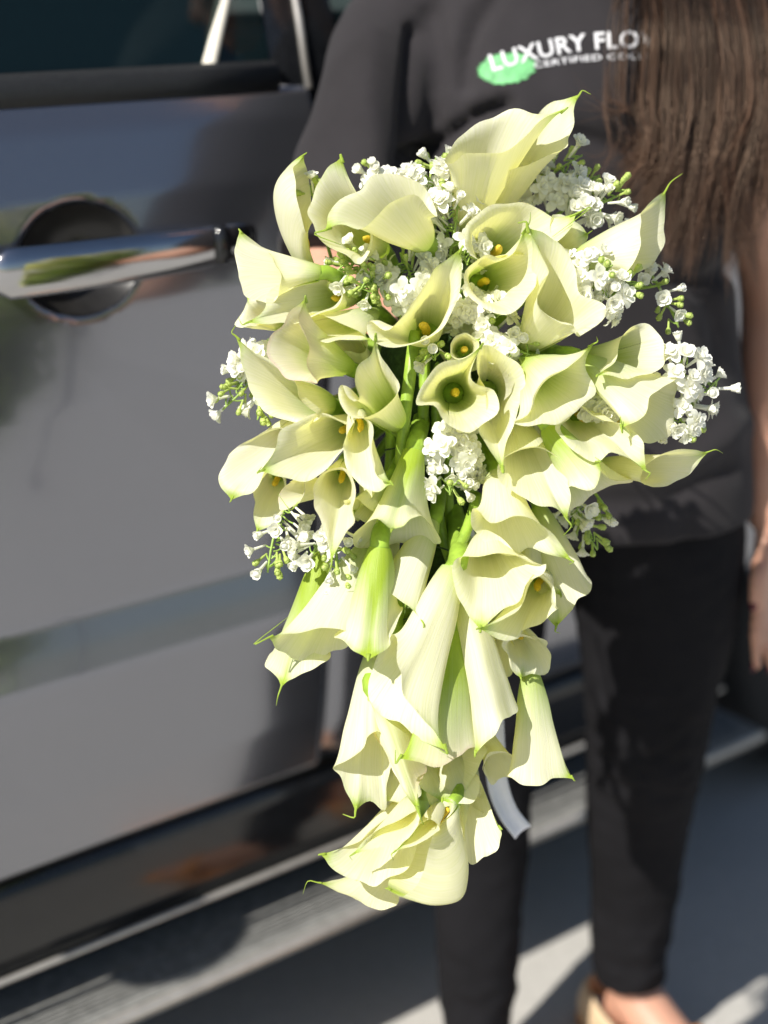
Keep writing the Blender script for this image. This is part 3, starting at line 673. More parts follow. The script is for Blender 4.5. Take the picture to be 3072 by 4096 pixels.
def spathe(B, F, T, W, tail=None, grn=.3, pnk=0., curl=.10, ruf=.05, kb=0., qb=0., mid=.0, wp=1.0, spiral=.5, cup=0., seed=0, nu=30, nv=49, tl=1.0, notch=.1):
    """a calla spathe: B base of the funnel, F front lip, T tip of the back, W mouth width (px)"""
    r = random.Random(seed * 17 + 3)
    B, F, T = bp(B), bp(F), bp(T); W = W * PX
    Mm = (F + T) / 2; A = nrm(Mm - B)
    S = np.cross(T - B, F - B)
    if np.linalg.norm(S) < 1e-6: S = np.cross(A, VIEW)
    S = nrm(S); ek = T - F; ek = nrm(ek - A * np.dot(ek, A)); S = nrm(np.cross(A, ek))
    r0 = max(.0048, min(.0095, W * .12))
    def curve(P3, e, kbul):
        h = np.dot(P3 - B, A); q = np.dot(P3 - B, e)
        P0 = B + e * r0; P1 = B + A * h * .34 + e * (r0 * 1.35 + max(q, 0) * .24); P2 = B + A * h * .78 + e * (q * .62 + kbul * PX)
        return P0, P1, P2, P3
    Kc, Qc = curve(T, ek, kb), curve(F, -ek, qb)
    u = np.linspace(0, 1, nu)[:, None, None]
    vv = np.linspace(-1, 1, nv); v = (np.sign(vv) * np.abs(vv) ** 1.25)[None, :, None]
    # the front edges stop a little short of the rim, the lip falls away from the tip
    ue = u * (1 - notch * sst(np.abs(v), .72, 1.0) * u)
    bez = lambda P: ((1 - ue) ** 3) * P[0] + 3 * ((1 - ue) ** 2) * ue * P[1] + 3 * (1 - ue) * ue ** 2 * P[2] + ue ** 3 * P[3]
    K, Q = bez(Kc), bez(Qc)
    a = v * math.pi * (1.0 + .10 * spiral * (1 - ue * .5))
    C = (K + Q) / 2; ca = np.cos(a); sa = np.sin(a)
    wprof = r0 + (W / 2 - r0) * ue ** wp
    ex = 1 + .35 * ue ** 3
    rad = 1 + .16 * spiral * v * (1 - .35 * ue)                    # one edge lies over the other
    tear = 1.22 * (1 - .62 * ((1 + ca) / 2) ** 2.2 * ue ** 2)          # the mouth narrows towards the tip
    tear = 1 + (tear - 1) * ue ** 2
    P = C + (K - C) * ca * (1 + (rad - 1) * sst(np.abs(v), .5, 1)) + S * sa * wprof * rad * tear
    # rim rolls outwards and ripples
    axp = B + A * np.sum((P - B) * A, axis=2, keepdims=True)
    out = P - axp; out = out / np.maximum(np.linalg.norm(out, axis=2, keepdims=True), 1e-6)
    ph = r.uniform(0, 6.28); ph2 = r.uniform(0, 6.28); k1 = r.choice((2, 3)); 
    side = .75 + .65 * np.sin(a * 1.0 + ph2) + .35 * np.sin(2 * a + ph)
    curl = curl * 1.35; ruf = ruf * 1.25
    P = P + out * (curl * W * side * ue ** 5) - A * (curl * .75 * W * side * ue ** 9)
    ripple = np.sin(k1 * a + ph) + .6 * np.sin((k1 + 2) * a + ph2) + .35 * np.sin(7 * a + ph * 2)
    P = P + (A * .7 + out * .6) * (ruf * W * ripple * ue ** 4 * (1 - np.exp(-(v / .12) ** 2)))
    # shallow lengthwise folds
    P = P + out * (.012 * W * np.sin(9 * v + ph) * ue * (1.2 - ue))
    # broad uneven buckling, different for every flower
    so = np.array([r.uniform(0, 50) for _ in range(3)]); fl = P.reshape(-1, 3); nz_ = np.array([mnoise.noise_vector(Vector(tuple(q / (W * .62) + so))) for q in fl]).reshape(P.shape)
    P = P + nz_ * (.085 * W * ue ** 1.5)
    P = P - out * (.035 * W * np.exp(-(v / .07) ** 2) * sst(ue, .3, .7) * (1 - sst(ue, .9, 1)))   # keel along the back
    # point of the spathe
    td = nrm((T - K[-4, 0] if False else T - bezp(Kc, .86)))
    P = P + td * (.10 * W * np.exp(-np.abs(v) / .07) * ue ** 10)
    return finish(P, ue, v, T, B, A, S, ek, Mm, W, r0, td, tail, grn, pnk, mid, tl, r, ph)

def finish(P, ue, v, T, B, A, S, ek, Mm, W, r0, td, tail, grn, pnk, mid, tl, r, ph):
    nu, nv = P.shape[:2]
    vs = P.reshape(-1, 3)
    pu = np.broadcast_to(ue, P.shape[:2] + (1,)).ravel(); pv = np.broadcast_to(v, P.shape[:2] + (1,)).ravel()
    rr = np.abs(pv)
    gr = np.clip((1 - pu / (.24 + .50 * grn)), 0, 1) ** 1.2 * (.6 + .55 * grn)
    gr = gr + mid * np.exp(-rr / .10) * (1 - .3 * pu) + .85 * np.exp(-rr / .06) * sst(pu, .74, 1.0) + .6 * np.exp(-rr / .16) * sst(pu, .92, 1.0)
    gr = np.clip(gr, 0, 1)
    pk = np.clip(pnk * sst(pu, .45, 1.0) * (.6 + .4 * np.sin(5 * pv + ph)) + pnk * sst(pu, .93, 1), 0, .8)
    fs = [(i * nv + k, i * nv + k + 1, (i + 1) * nv + k + 1, (i + 1) * nv + k) for i in range(nu - 1) for k in range(nv - 1)]
    vs = list(vs); pu = list(pu); pv = list(pv); gr = list(gr); pk = list(pk)
    # slender green tail at the tip
    tip = np.array(vs[(nu - 1) * nv + nv // 2])
    if tail is None:
        c1 = np.cross(td, S); tl_ = W * r.uniform(.16, .26) * tl
        pts = [tip - td * W * .08, tip, tip + td * tl_ * .5 + c1 * tl_ * .08, tip + td * tl_ * .8 + c1 * tl_ * .35 * r.choice((-1, 1, 1))]
    else:
        E_ = bp(tail); dl = np.linalg.norm(E_ - tip)
        pts = [tip - td * W * .08, tip, tip + td * dl * .45, E_]
    cp = catmull(pts, 9); mb = MB(); rb = max(.0013, W * .026)
    mb.tube(cp, [(rb * (1 - .8 * (i / 9) ** .8), rb * .6 * (1 - .8 * (i / 9) ** .8)) for i in range(10)], 6)
    o = len(vs); vs += [np.array(p) for p in mb.v]; fs += [tuple(i + o for i in f) for f in mb.f]
    n = len(mb.v); pu += [1.] * n; pv += [0.] * n; gr += [.95] * n; pk += [0.] * n
    ob = mesh_obj('calla_lily', vs, fs, M_PETAL, bouquet, True, dict(pu=pu, pv=pv, grn=gr, pnk=pk))
    # spadix: a blunt yellow finger standing in the funnel
    L = np.linalg.norm(Mm - B); sl = min(.026, max(.014, L * .36)); sr = max(.0026, min(.0038, W * .05))
    off = -ek * .0 ; mb = MB(); n = 9
    mb.tube([B + A * (.006 + sl * i / n) + ek * .0015 * math.sin(i * .5) + off for i in range(n + 1)], [sr * (1 if i < n - 2 else (.86, .55, .16)[i - n + 2]) for i in range(n + 1)], 8)
    mb.build('spadix', M_SPADIX, ob)
    return ob, B, A, r0
def bezp(P, t): return (1 - t) ** 3 * P[0] + 3 * (1 - t) ** 2 * t * P[1] + 3 * (1 - t) * t * t * P[2] + t ** 3 * P[3]


CROPS = {1: (800, 300, .6631), 2: (1600, 300, .8137), 3: (800, 1300, .6631), 4: (1600, 1300, .8137), 5: (1000, 2200, .8439)}
def rimmed(B, rim, tail=None, grn=.3, pnk=0., mid=0., bel=.4, bk=(0, 0, 0), tl=1.0, seed=0, nu=32, nv=65, lip=.05, buck=.045):
    """a calla spathe whose mouth follows a rim: rim[0] is the tip, the rest runs round the mouth"""
    r = random.Random(seed * 13 + 5); B = bp(B); R0 = [bp(p) for p in rim]; T = R0[0]
    cp = np.array(catmull(R0 + [R0[0]], 160)); L = np.concatenate([[0], np.cumsum(np.linalg.norm(np.diff(cp, axis=0), axis=1))]); L /= L[-1]
    t = np.linspace(-1, 1, nv); t = np.sign(t) * np.abs(t) ** 1.15; vq = np.where(t < 0, 1 + t / 2, t / 2)
    o_ = np.argsort(t); Rm = np.stack([np.interp(vq, L, cp[:, k]) for k in range(3)], axis=1)
    cen = cp.mean(axis=0); A = nrm(cen - B); W = float(np.sum(np.linalg.norm(np.diff(cp, axis=0), axis=1))) / math.pi
    e1 = T - cen; e1 = nrm(e1 - A * np.dot(e1, A)); e2 = np.cross(A, e1)
    ori = sum(np.dot(np.cross(cp[i] - cen, cp[i + 1] - cen), A) for i in range(160)); sg = 1 if ori > 0 else -1
    r0 = max(.0052, min(.0100, W * .13)); v = t[None, :, None]; ue = np.linspace(0, 1, nu)[:, None, None]; ue = np.broadcast_to(ue, (nu, nv, 1))
    a = (t * math.pi * sg)[None, :, None]; rad = np.cos(a) * e1 + np.sin(a) * e2
    over = 1 + .12 * v * sst(np.abs(v), .6, 1)
    P3 = Rm[None, :, :]; h = np.sum((P3 - B) * A, axis=2, keepdims=True); q = P3 - B - A * h; Lc = np.linalg.norm(cen - B)
    w = (1 + np.cos(a)) / 2; bkv = (bp((1536 + bk[0], 2048 + bk[1], bk[2])) - bp((1536, 2048, 0)))
    P0 = B + rad * r0 * over; P1 = P0 + A * np.maximum(h, .5 * Lc) * .34 + q * (.30 * bel) + rad * r0 * (.25 + bel * .5) + bkv * w * .55
    P2 = B + A * np.maximum(h * .78, .30 * Lc) + q * (.50 + .38 * bel) + bkv * w
    P = (1 - ue) ** 3 * P0 + 3 * (1 - ue) ** 2 * ue * P1 + 3 * (1 - ue) * ue ** 2 * P2 + ue ** 3 * P3
    axp = B + A * np.sum((P - B) * A, axis=2, keepdims=True); out = P - axp; out = out / np.maximum(np.linalg.norm(out, axis=2, keepdims=True), 1e-6)
    ph, ph2 = r.uniform(0, 6.28), r.uniform(0, 6.28); pa = v * math.pi
    P = P + (out - A * .8) * (lip * W * (.6 + .5 * np.sin(2 * pa + ph)) * ue ** 10)
    P = P + (A * .8 + out * .5) * (.032 * W * (np.sin(3 * pa + ph) + .7 * np.sin(5 * pa + ph2) + .4 * np.sin(9 * pa + ph)) * ue ** 5 * (1 - np.exp(-(v / .10) ** 2)))
    so = np.array([r.uniform(0, 50) for _ in range(3)]); nz_ = np.array([mnoise.noise_vector(Vector(tuple(x / (W * .5) + so))) for x in P.reshape(-1, 3)]).reshape(P.shape)
    P = P + nz_ * (buck * W * ue ** 1.2 * (1.3 - ue * .7))
    P = P + out * (.010 * W * np.sin(10 * v + ph) * ue * (1.25 - ue)) - out * (.030 * W * np.exp(-(v / .06) ** 2) * sst(ue, .25, .6) * (1 - sst(ue, .92, 1)))
    k = nv // 2; td = nrm(P[-1, k] - P[-5, k]); P = P + td * (.06 * W * np.exp(-np.abs(v) / .05) * ue ** 12)
    return finish(P, ue, v, T, B, A, e2, e1, cen, W, r0, td, tail, grn, pnk, mid, tl, r, ph)
BASE_STEM = []
def lily(B, F, T, W, **k):
    lily.n += 1
    return stalk(B, *spathe(B, F, T, W, seed=lily.n, **k))
def rily(c, B, rim, tail=None, **k):
    """the same from points read off an enlargement of the photograph"""
    x0, y0, s = CROPS[c]; f = lambda p: (x0 + p[0] * s, y0 + p[1] * s, p[2] if len(p) > 2 else 0)
    lily.n += 1; B = f(B)
    return stalk(B, *rimmed(B, [f(p) for p in rim], f(tail) if tail else None, seed=lily.n, **k))
def stalk(B, ob, b, A, r0):
    # stem: leaves the funnel backwards and bends to the spine of the bouquet
    y = B[1]
    sx, sy = (1720, 1480) if y < 1700 else (1740, max(1560, y - 420))
    E_ = bp((sx + (B[0] - sx) * .12, sy, -85)); c1 = b - A * .026 + VIEW * .040
    pts = [b + A * .003, b - A * .012 + VIEW * .006, c1 + (E_ - c1) * .25 + VIEW * .010, c1 + (E_ - c1) * .65 + VIEW * .012, E_]
    cp = catmull(pts, 12); mb = MB(); mb.tube(cp, [r0 * (1.02 if i < 1 else .9) for i in range(13)], 10)
    mb.build('stem', M_STEM, ob)
    return ob
lily.n = 0


# --- upper left
rily(1, (650, 1170, -25), [(610, 482, 0), (575, 590, 15), (592, 770, 25), (640, 940, 15), (665, 780, -20), (650, 600, -20)], (642, 472, 0), bk=(-190, -20, 0), grn=.2)
rily(1, (1085, 1060, -45), [(850, 530, 0), (750, 605, 5), (662, 780, 18), (665, 900, 28), (760, 1010, 34), (880, 1065, 38), (930, 1120, 40), (990, 1050, 30), (1010, 930, 10), (960, 740, 0), (890, 620, -3)], (852, 500, -5), grn=.75, bel=.5)
rily(1, (1350, 1010, -20), [(790, 900, 40), (850, 880, 48), (960, 920, 52), (1060, 850, 55), (1150, 765, 52), (1260, 740, 40), (1390, 840, 15), (1370, 760, -5), (1300, 660, 0), (1100, 592, 5), (930, 680, 20), (815, 800, 32)], (852, 1025, 42), grn=.15, bel=.6)
rily(1, (720, 1195, 0), [(240, 968, 0), (205, 1050, 6), (218, 1210, 14), (300, 1335, 18), (430, 1365, 18), (452, 1240, 25), (435, 1110, 10), (340, 1020, -5)], (236, 940, -3), grn=.5, bel=.3)
rily(1, (915, 1330, -40), [(310, 1490, 32), (390, 1430, 28), (440, 1330, 20), (520, 1250, 8), (700, 1220, 0), (800, 1290, 0), (840, 1340, 12), (790, 1400, 30), (700, 1425, 40), (560, 1480, 42), (420, 1510, 38)], (232, 1462, 30), grn=.7, bel=.5)
lily((1120, 1300, -20), (1020, 1300, 5), (985, 1215, 0), 120, curl=.2, ruf=.08, tl=.4)
rily(1, (890, 1760, -5), [(625, 1385, 60), (520, 1450, 50), (437, 1560, 45), (430, 1680, 48), (500, 1800, 52), (620, 1830, 58), (700, 1850, 55), (640, 1740, 66), (645, 1630, 68), (575, 1510, 66), (595, 1430, 64)], (628, 1378, 60), pnk=.5, grn=.9, bel=.5)
rily(1, (1050, 1440, -25), [(1000, 1588, 52), (900, 1525, 48), (790, 1470, 40), (680, 1440, 30), (620, 1470, 25), (610, 1540, 28), (680, 1580, 36), (760, 1610, 44), (880, 1595, 50)], (1010, 1605, 52), grn=.8, bel=.6)
rily(1, (1370, 1570, -22), [(1558, 1075, 32), (1440, 1140, 34), (1370, 1240, 38), (1290, 1370, 42), (1210, 1470, 50), (1130, 1510, 55), (1030, 1465, 52), (1003, 1510, 50), (1040, 1570, 48), (1180, 1628, 44), (1340, 1600, 36), (1460, 1500, 28), (1525, 1350, 24), (1550, 1200, 26)], (1592, 1042, 30), grn=.3, bel=.6)
# --- top
rily(2, (330, 760, -60), [(800, 185, 10), (660, 185, -5), (530, 172, -10), (430, 215, -10), (330, 270, -5), (250, 350, 5), (225, 430, 10), (260, 430, 22), (320, 370, 30), (410, 350, 34), (500, 350, 34), (590, 285, 28), (680, 220, 20)], (818, 170, 10), grn=.1, bel=.5)
rily(2, (450, 690, -70), [(870, 105, -25), (770, 120, -32), (690, 175, -36), (640, 290, -34), (540, 400, -28), (500, 460, -18), (620, 440, -5), (740, 385, 0), (825, 340, -4), (842, 270, -10), (838, 180, -18)], (938, 95, -28), grn=.1, bel=.4)
rily(2, (440, 900, -50), [(830, 690, 5), (760, 690, -5), (680, 650, -10), (560, 638, -8), (440, 670, 0), (350, 730, 8), (335, 800, 16), (350, 870, 22), (400, 905, 26), (500, 880, 26), (640, 860, 22), (760, 790, 15), (820, 730, 8)], (750, 795, 10), grn=.6, bel=.7)
lily((2150, 1060, -50), (2240, 985, 0), (2330, 940, -5), 190, grn=.2, curl=.12, ruf=.06)
rily(2, (385, 1030, -35), [(605, 790, 38), (560, 880, 38), (500, 900, 40), (440, 885, 36), (370, 925, 30), (332, 980, 28), (345, 1060, 34), (400, 1120, 42), (470, 1150, 48), (540, 1158, 50), (620, 1090, 46), (670, 1020, 40), (690, 930, 36), (660, 840, 36)], (642, 675, 34), grn=.65, bel=.7)
rily(2, (630, 1320, -20), [(650, 775, 45), (740, 800, 35), (840, 900, 28), (890, 1060, 30), (990, 1130, 38), (975, 1200, 48), (880, 1258, 58), (865, 1205, 60), (790, 1185, 58), (700, 1130, 55), (695, 1060, 52), (735, 960, 52), (700, 870, 50)], (578, 728, 45), grn=.3, bel=.6)
rily(2, (840, 925, -10), [(1312, 590, -10), (1230, 650, 3), (1190, 690, 10), (1185, 780, 18), (1160, 880, 20), (1130, 960, 12), (1240, 920, -12), (1290, 850, -18), (1315, 700, -16)], (1388, 485, -15), grn=.7, bel=.6)
# --- right
rily(4, (890, 170, -40), [(985, 243, 32), (1060, 180, 26), (1090, 90, 18), (1140, 30, 8), (1220, 2, 0), (1275, 70, 2), (1292, 160, 8), (1265, 225, 16), (1210, 245, 24), (1120, 248, 30), (1050, 240, 33)], (970, 246, 33), grn=1.2, bel=.5)
rily(4, (890, 180, 5), [(1105, 490, 35), (1180, 460, 36), (1225, 420, 32), (1260, 350, 24), (1310, 295, 14), (1365, 265, 5), (1360, 330, -8), (1365, 430, -8), (1340, 510, 0), (1230, 588, 14), (1150, 545, 26)], (1083, 450, 40), grn=.8, bel=.6)
rily(4, (640, 190, -5), [(935, 105, 36), (830, 225, 48), (720, 300, 52), (665, 370, 55), (640, 445, 56), (560, 478, 52), (690, 490, 50), (790, 478, 44), (880, 410, 32), (928, 340, 24), (905, 230, 26)], (966, 58, 34), grn=.9, bel=.5)
# --- centre
rily(4, (420, 330, -30), [(500, 690, 50), (525, 560, 46), (545, 430, 40), (605, 340, 30), (600, 250, 24), (530, 165, 20), (405, 108, 20), (390, 220, 30), (440, 330, 38), (455, 430, 44), (400, 500, 46), (440, 590, 48)], (512, 728, 50), grn=.15, bel=.5)
rily(4, (262, 335, -25), [(390, 115, 48), (300, 190, 45), (180, 232, 42), (110, 310, 42), (88, 388, 46), (170, 392, 54), (215, 455, 58), (290, 505, 60), (360, 512, 58), (430, 460, 54), (460, 400, 50), (440, 330, 48), (380, 300, 48), (345, 250, 50), (355, 190, 50)], (410, 97, 48), grn=.6, bel=.6)
rily(2, (310, 1360, -18), [(385, 1300, 14), (330, 1275, 8), (280, 1290, 10), (250, 1330, 14), (262, 1385, 18), (300, 1395, 22), (350, 1370, 22), (380, 1340, 18)], (395, 1290, 14), grn=.5, bel=.7)
lily((1800, 1440, -65), (1770, 1420, -25), (1890, 1290, -25), 220, grn=.2, curl=.08, tl=.3)
rily(3, (1190, 600, -15), [(1048, 95, 52), (1020, 190, 52), (950, 250, 50), (938, 320, 54), (965, 415, 60), (930, 425, 60), (880, 350, 58), (835, 365, 56), (840, 430, 58), (890, 510, 60), (960, 545, 60), (1040, 530, 54), (1110, 490, 46), (1180, 410, 38), (1185, 340, 36), (1120, 280, 40), (1075, 220, 46)], (1051, 72, 52), grn=1.0, bel=.6)
# --- left middle
rily(3, (770, 480, -25), [(235, 90, 22), (300, 170, 26), (420, 250, 32), (550, 345, 40), (590, 430, 46), (650, 490, 46), (722, 545, 40), (640, 565, 20), (560, 568, 18), (420, 510, 12), (300, 370, 10), (250, 230, 14)], (215, 3, 20), grn=.5, bel=.5)
rily(3, (620, 570, -35), [(180, 1030, -6), (120, 965, -8), (140, 830, -14), (240, 730, -20), (380, 665, -12), (490, 650, 0), (480, 760, 2), (390, 880, 2), (330, 990, 0)], None, grn=.1, tl=.2, bel=.6)
rily(3, (930, 600, -30), [(388, 868, 48), (430, 790, 46), (510, 650, 38), (620, 580, 32), (720, 555, 30), (830, 590, 34), (880, 610, 36), (930, 580, 30), (900, 690, 36), (850, 770, 40), (740, 850, 44), (620, 922, 48), (480, 900, 50)], (372, 856, 48), grn=.2, bel=.6)
rily(3, (950, 530, 20), [(1150, 945, 62), (1060, 1000, 60), (990, 970, 58), (920, 880, 54), (870, 770, 52), (885, 680, 52), (925, 600, 50), (960, 560, 52), (1030, 610, 58), (1045, 680, 62), (1025, 790, 66), (1040, 870, 68), (1090, 935, 66)], (1160, 948, 62), grn=.1, mid=.25, bel=.6)
rily(3, (870, 850, -15), [(795, 1385, 50), (770, 1270, 48), (720, 1160, 44), (685, 1060, 40), (690, 980, 38), (740, 905, 36), (830, 880, 38), (880, 900, 44), (915, 990, 50), (905, 1120, 54), (925, 1180, 54), (880, 1270, 54), (830, 1340, 52)], (768, 1500, 46), grn=.15, mid=.1, pnk=.15, bel=.6)
rily(3, (480, 900, -60), [(350, 1225, -25), (318, 1120, -28), (335, 1020, -30), (315, 940, -32), (400, 900, -30), (500, 930, -25), (510, 1050, -20), (480, 1180, -20)], None, grn=.1, tl=.2, bel=.6)
lily((1330, 1945, -10), (1150, 1925, 15), (1180, 2010, 30), 160, tail=(1112, 1975, 30), grn=.2, curl=.06, pnk=.2)
lily((1550, 1920, 0), (1420, 2085, 10), (1510, 2065, 25), 190, grn=.9, mid=.4, curl=.10, tl=.6, wp=.8)
rily(3, (1290, 770, 5), [(1150, 1262, 62), (1060, 1190, 55), (990, 1210, 45), (930, 1275, 30), (960, 1330, 15), (1080, 1368, 5), (1200, 1345, 0), (1330, 1320, 0), (1440, 1305, 8), (1400, 1220, 22), (1330, 1180, 38), (1260, 1190, 50), (1210, 1240, 58)], None, grn=1.15, mid=.3, tl=.25, bel=.2)
rily(3, (1400, 1190, -15), [(1312, 1775, 38), (1220, 1680, 34), (1120, 1600, 26), (1060, 1560, 15), (1110, 1500, -5), (1200, 1500, -20), (1290, 1580, -15), (1335, 1700, 10)], (1330, 1880, 36), grn=.15, mid=.1, bel=.6)
lily((1470, 1790, -25), (1500, 2000, 0), (1440, 2050, 10), 200, grn=.2, curl=.08, tl=.3, wp=.8)
# --- right middle
rily(4, (580, 490, -25), [(805, 940, 45), (835, 830, 38), (825, 740, 32), (780, 670, 28), (700, 625, 28), (640, 625, 34), (555, 650, 42), (500, 680, 38), (490, 720, 38), (520, 800, 42), (600, 850, 46), (690, 880, 48), (760, 900, 48)], (800, 1038, 42), grn=.15, bel=.6)
rily(4, (480, 740, -15), [(805, 1155, 42), (730, 1040, 46), (650, 965, 52), (560, 945, 54), (450, 968, 52), (375, 920, 38), (380, 1000, 15), (430, 1070, 10), (520, 1120, 12), (640, 1115, 20), (720, 1130, 32)], (830, 1176, 40), grn=.1, mid=.15, bel=.6)
rily(4, (730, 500, 15), [(975, 690, 48), (990, 740, 50), (965, 800, 46), (900, 815, 42), (840, 820, 34), (818, 870, 20), (850, 905, 5), (930, 870, -8), (1000, 835, -12), (1090, 800, -8), (1130, 765, 5), (1060, 770, 20), (1010, 730, 35)], (958, 650, 52), grn=1.3, mid=.4, bel=.5)
rily(4, (860, 420, -35), [(1195, 700, 50), (1180, 600, 38), (1120, 510, 26), (1060, 480, 22), (960, 460, 22), (890, 400, 22), (830, 470, 28), (782, 500, 32), (810, 560, 38), (870, 610, 44), (970, 662, 50), (1050, 640, 52), (1130, 655, 52)], (1205, 762, 50), grn=.15, mid=.1, bel=.6)
rily(4, (990, 690, -40), [(1505, 627, 15), (1420, 625, 22), (1300, 645, 26), (1215, 700, 26), (1180, 770, 20), (1260, 790, 0), (1350, 770, -5), (1420, 720, 2), (1460, 690, 8)], (1587, 630, 12), grn=.2, bel=.5)
rily(4, (680, 900, -50), [(785, 1480, -12), (860, 1400, -14), (937, 1290, -20), (900, 1230, -40), (800, 1200, -50), (700, 1280, -35), (690, 1400, -18)], (787, 1515, -14), grn=.5, mid=.2, bel=.9)
lily((2110, 2130, -50), (2060, 2330, -30), (2190, 2380, -20), 300, grn=.1, curl=.06, tl=.2, wp=.7)
rily(4, (420, 1040, -30), [(400, 1480, 46), (350, 1420, 42), (300, 1300, 36), (275, 1200, 32), (300, 1150, 30), (400, 1140, 34), (480, 1130, 36), (580, 1150, 38), (660, 1190, 42), (708, 1190, 44), (690, 1235, 48), (600, 1280, 50), (560, 1370, 50), (470, 1440, 50)], (388, 1484, 46), grn=.05, bel=.6)
rily(4, (700, 1240, -30), [(410, 1490, 56), (500, 1455, 58), (590, 1380, 58), (620, 1290, 52), (680, 1240, 40), (740, 1300, 35), (745, 1380, 38), (760, 1390, 30), (700, 1450, 25), (600, 1500, 30), (575, 1550, 40), (500, 1530, 48)], (385, 1490, 56), grn=.05, mid=.25, bel=.6)
lily((2060, 2500, -40), (2140, 2560, 0), (2100, 2690, -5), 190, grn=.05, curl=.10, ruf=.08, tl=.3, wp=.7)
# --- tail of the cascade
rily(5, (965, 95, 15), [(893, 935, 55), (790, 800, 58), (725, 720, 60), (718, 640, 60), (720, 560, 56), (690, 430, 45), (640, 480, 30), (580, 600, 25), (575, 660, 25), (620, 760, 30), (720, 850, 38), (830, 920, 48)], (899, 948, 55), grn=.12, bel=.5, bk=(5, -20, 0))
rily(5, (945, 385, 5), [(725, 985, 50), (800, 1015, 50), (900, 1030, 50), (1000, 990, 40), (1065, 920, 25), (1050, 880, -5), (960, 900, -15), (880, 930, -10), (800, 960, 15)], (690, 947, 46), grn=1.6, mid=.9, pnk=.35, bel=.7)
rily(5, (995, 170, -5), [(1082, 962, 32), (1150, 900, 36), (1195, 830, 34), (1243, 800, 20), (1255, 720, 5), (1200, 700, -15), (1110, 760, -15), (1055, 870, 8)], None, grn=.12, bel=1.0, tl=.15, bk=(10, 0, 0))
rily(5, (1330, 565, -25), [(1525, 1075, -5), (1400, 1105, 2), (1300, 1130, 5), (1235, 1090, 0), (1250, 1040, -25), (1340, 1020, -35), (1450, 1010, -30)], None, grn=.7, mid=.2, bel=.7, tl=.2)
lily((1900, 2880, -50), (1960, 3090, -25), (2070, 3080, -30), 210, grn=.05, curl=.08, ruf=.05, tl=.3, wp=.8)
rily(5, (590, 490, -25), [(505, 1225, 12), (440, 1120, 10), (400, 1030, 12), (470, 1000, 22), (535, 970, 26), (560, 900, 28), (610, 880, 24), (660, 960, 5), (665, 1060, 0), (640, 1140, 2), (625, 1240, 5), (560, 1200, 8)], (440, 1252, 6), grn=.1, bel=.7)
rily(5, (600, 690, 0), [(805, 1235, 48), (740, 1160, 42), (690, 1080, 32), (650, 960, 20), (600, 860, 10), (620, 820, -15), (740, 900, -20), (830, 1000, -5), (838, 1070, 10), (800, 1130, 30)], (823, 1302, 46), grn=.1, mid=.5, pnk=.45, bel=.8)
rily(5, (345, 20, -20), [(150, 640, 10), (200, 610, 12), (300, 560, 10), (370, 500, 0), (300, 470, -25), (200, 470, -30), (110, 500, -20), (92, 545, -8), (115, 590, 2)], (124, 738, 5), grn=1.5, mid=.45, bel=.7)
rily(5, (545, -10, -5), [(105, 420, 38), (180, 412, 40), (300, 400, 42), (400, 385, 42), (480, 385, 34), (450, 460, 10), (370, 500, 8), (250, 520, 10), (150, 490, 20), (110, 450, 30)], (180, 318, 20), grn=.3, bel=.6)
rily(5, (615, -10, 20), [(560, 500, 52), (480, 470, 48), (425, 420, 38), (440, 400, 15), (520, 400, -15), (620, 380, -20), (690, 330, -10), (708, 300, 15), (650, 400, 35), (660, 470, 42), (610, 495, 50)], None, grn=1.1, mid=.9, tl=.15, bel=.6)
rily(5, (850, 900, -50), [(930, 1180, 5), (1030, 1140, 0), (1110, 960, -10), (1060, 930, -30), (930, 930, -35), (830, 1000, -20), (820, 1100, 0)], None, grn=.1, tl=.15, bel=.9)
rily(5, (950, 960, -40), [(880, 1230, 10), (960, 1220, 12), (1060, 1180, 5), (1070, 1080, -10), (980, 1060, -25), (880, 1100, -15), (850, 1170, 0)], None, grn=.1, tl=.15, bel=.9)
rily(5, (760, 940, -45), [(640, 1190, -5), (720, 1210, 0), (800, 1180, -5), (790, 1080, -25), (690, 1080, -30), (640, 1130, -20)], None, grn=.1, tl=.15, bel=.9)
lily((1600, 2800, -60), (1560, 3080, -20), (1600, 3200, -15), 240, grn=.1, curl=.08, ruf=.06, tl=.3, wp=.8)
lily((1900, 2500, -60), (1960, 2850, -30), (1860, 2900, -25), 240, grn=.3, curl=.06, tl=.3, wp=.8)
rily(5, (730, 1190, -35), [(358, 1455, 28), (430, 1420, 22), (520, 1380, 14), (600, 1310, 8), (700, 1260, 5), (800, 1300, 10), (770, 1420, 20), (740, 1500, 26), (650, 1560, 32), (560, 1597, 34), (440, 1540, 34)], None, grn=.05, tl=.12, bel=.5)
rily(5, (760, 1190, 0), [(500, 1440, 50), (570, 1360, 45), (690, 1290, 42), (790, 1240, 45), (780, 1320, 56), (690, 1390, 58), (580, 1420, 56)], (485, 1470, 48), grn=.05, mid=.15, bel=.6)
rily(5, (900, 1215, 0), [(690, 1425, 58), (760, 1350, 52), (840, 1285, 45), (895, 1320, 45), (850, 1360, 58), (780, 1395, 60)], (680, 1470, 56), grn=.1, mid=.5, bel=.6)
rily(5, (960, 1200, 5), [(668, 1610, 45), (720, 1650, 52), (790, 1570, 55), (830, 1440, 50), (850, 1360, 40), (780, 1400, 10), (700, 1500, 15), (672, 1560, 30)], None, grn=.05, tl=.12, bel=.8, bk=(320, 210, 10))
rily(5, (1010, 1030, -35), [(1185, 1312, 0), (1190, 1370, 8), (1110, 1480, 12), (1050, 1500, 12), (1020, 1400, 10), (1040, 1250, -5), (1090, 1180, -20), (1140, 1240, -18)], None, grn=.05, tl=.15, bel=.9)
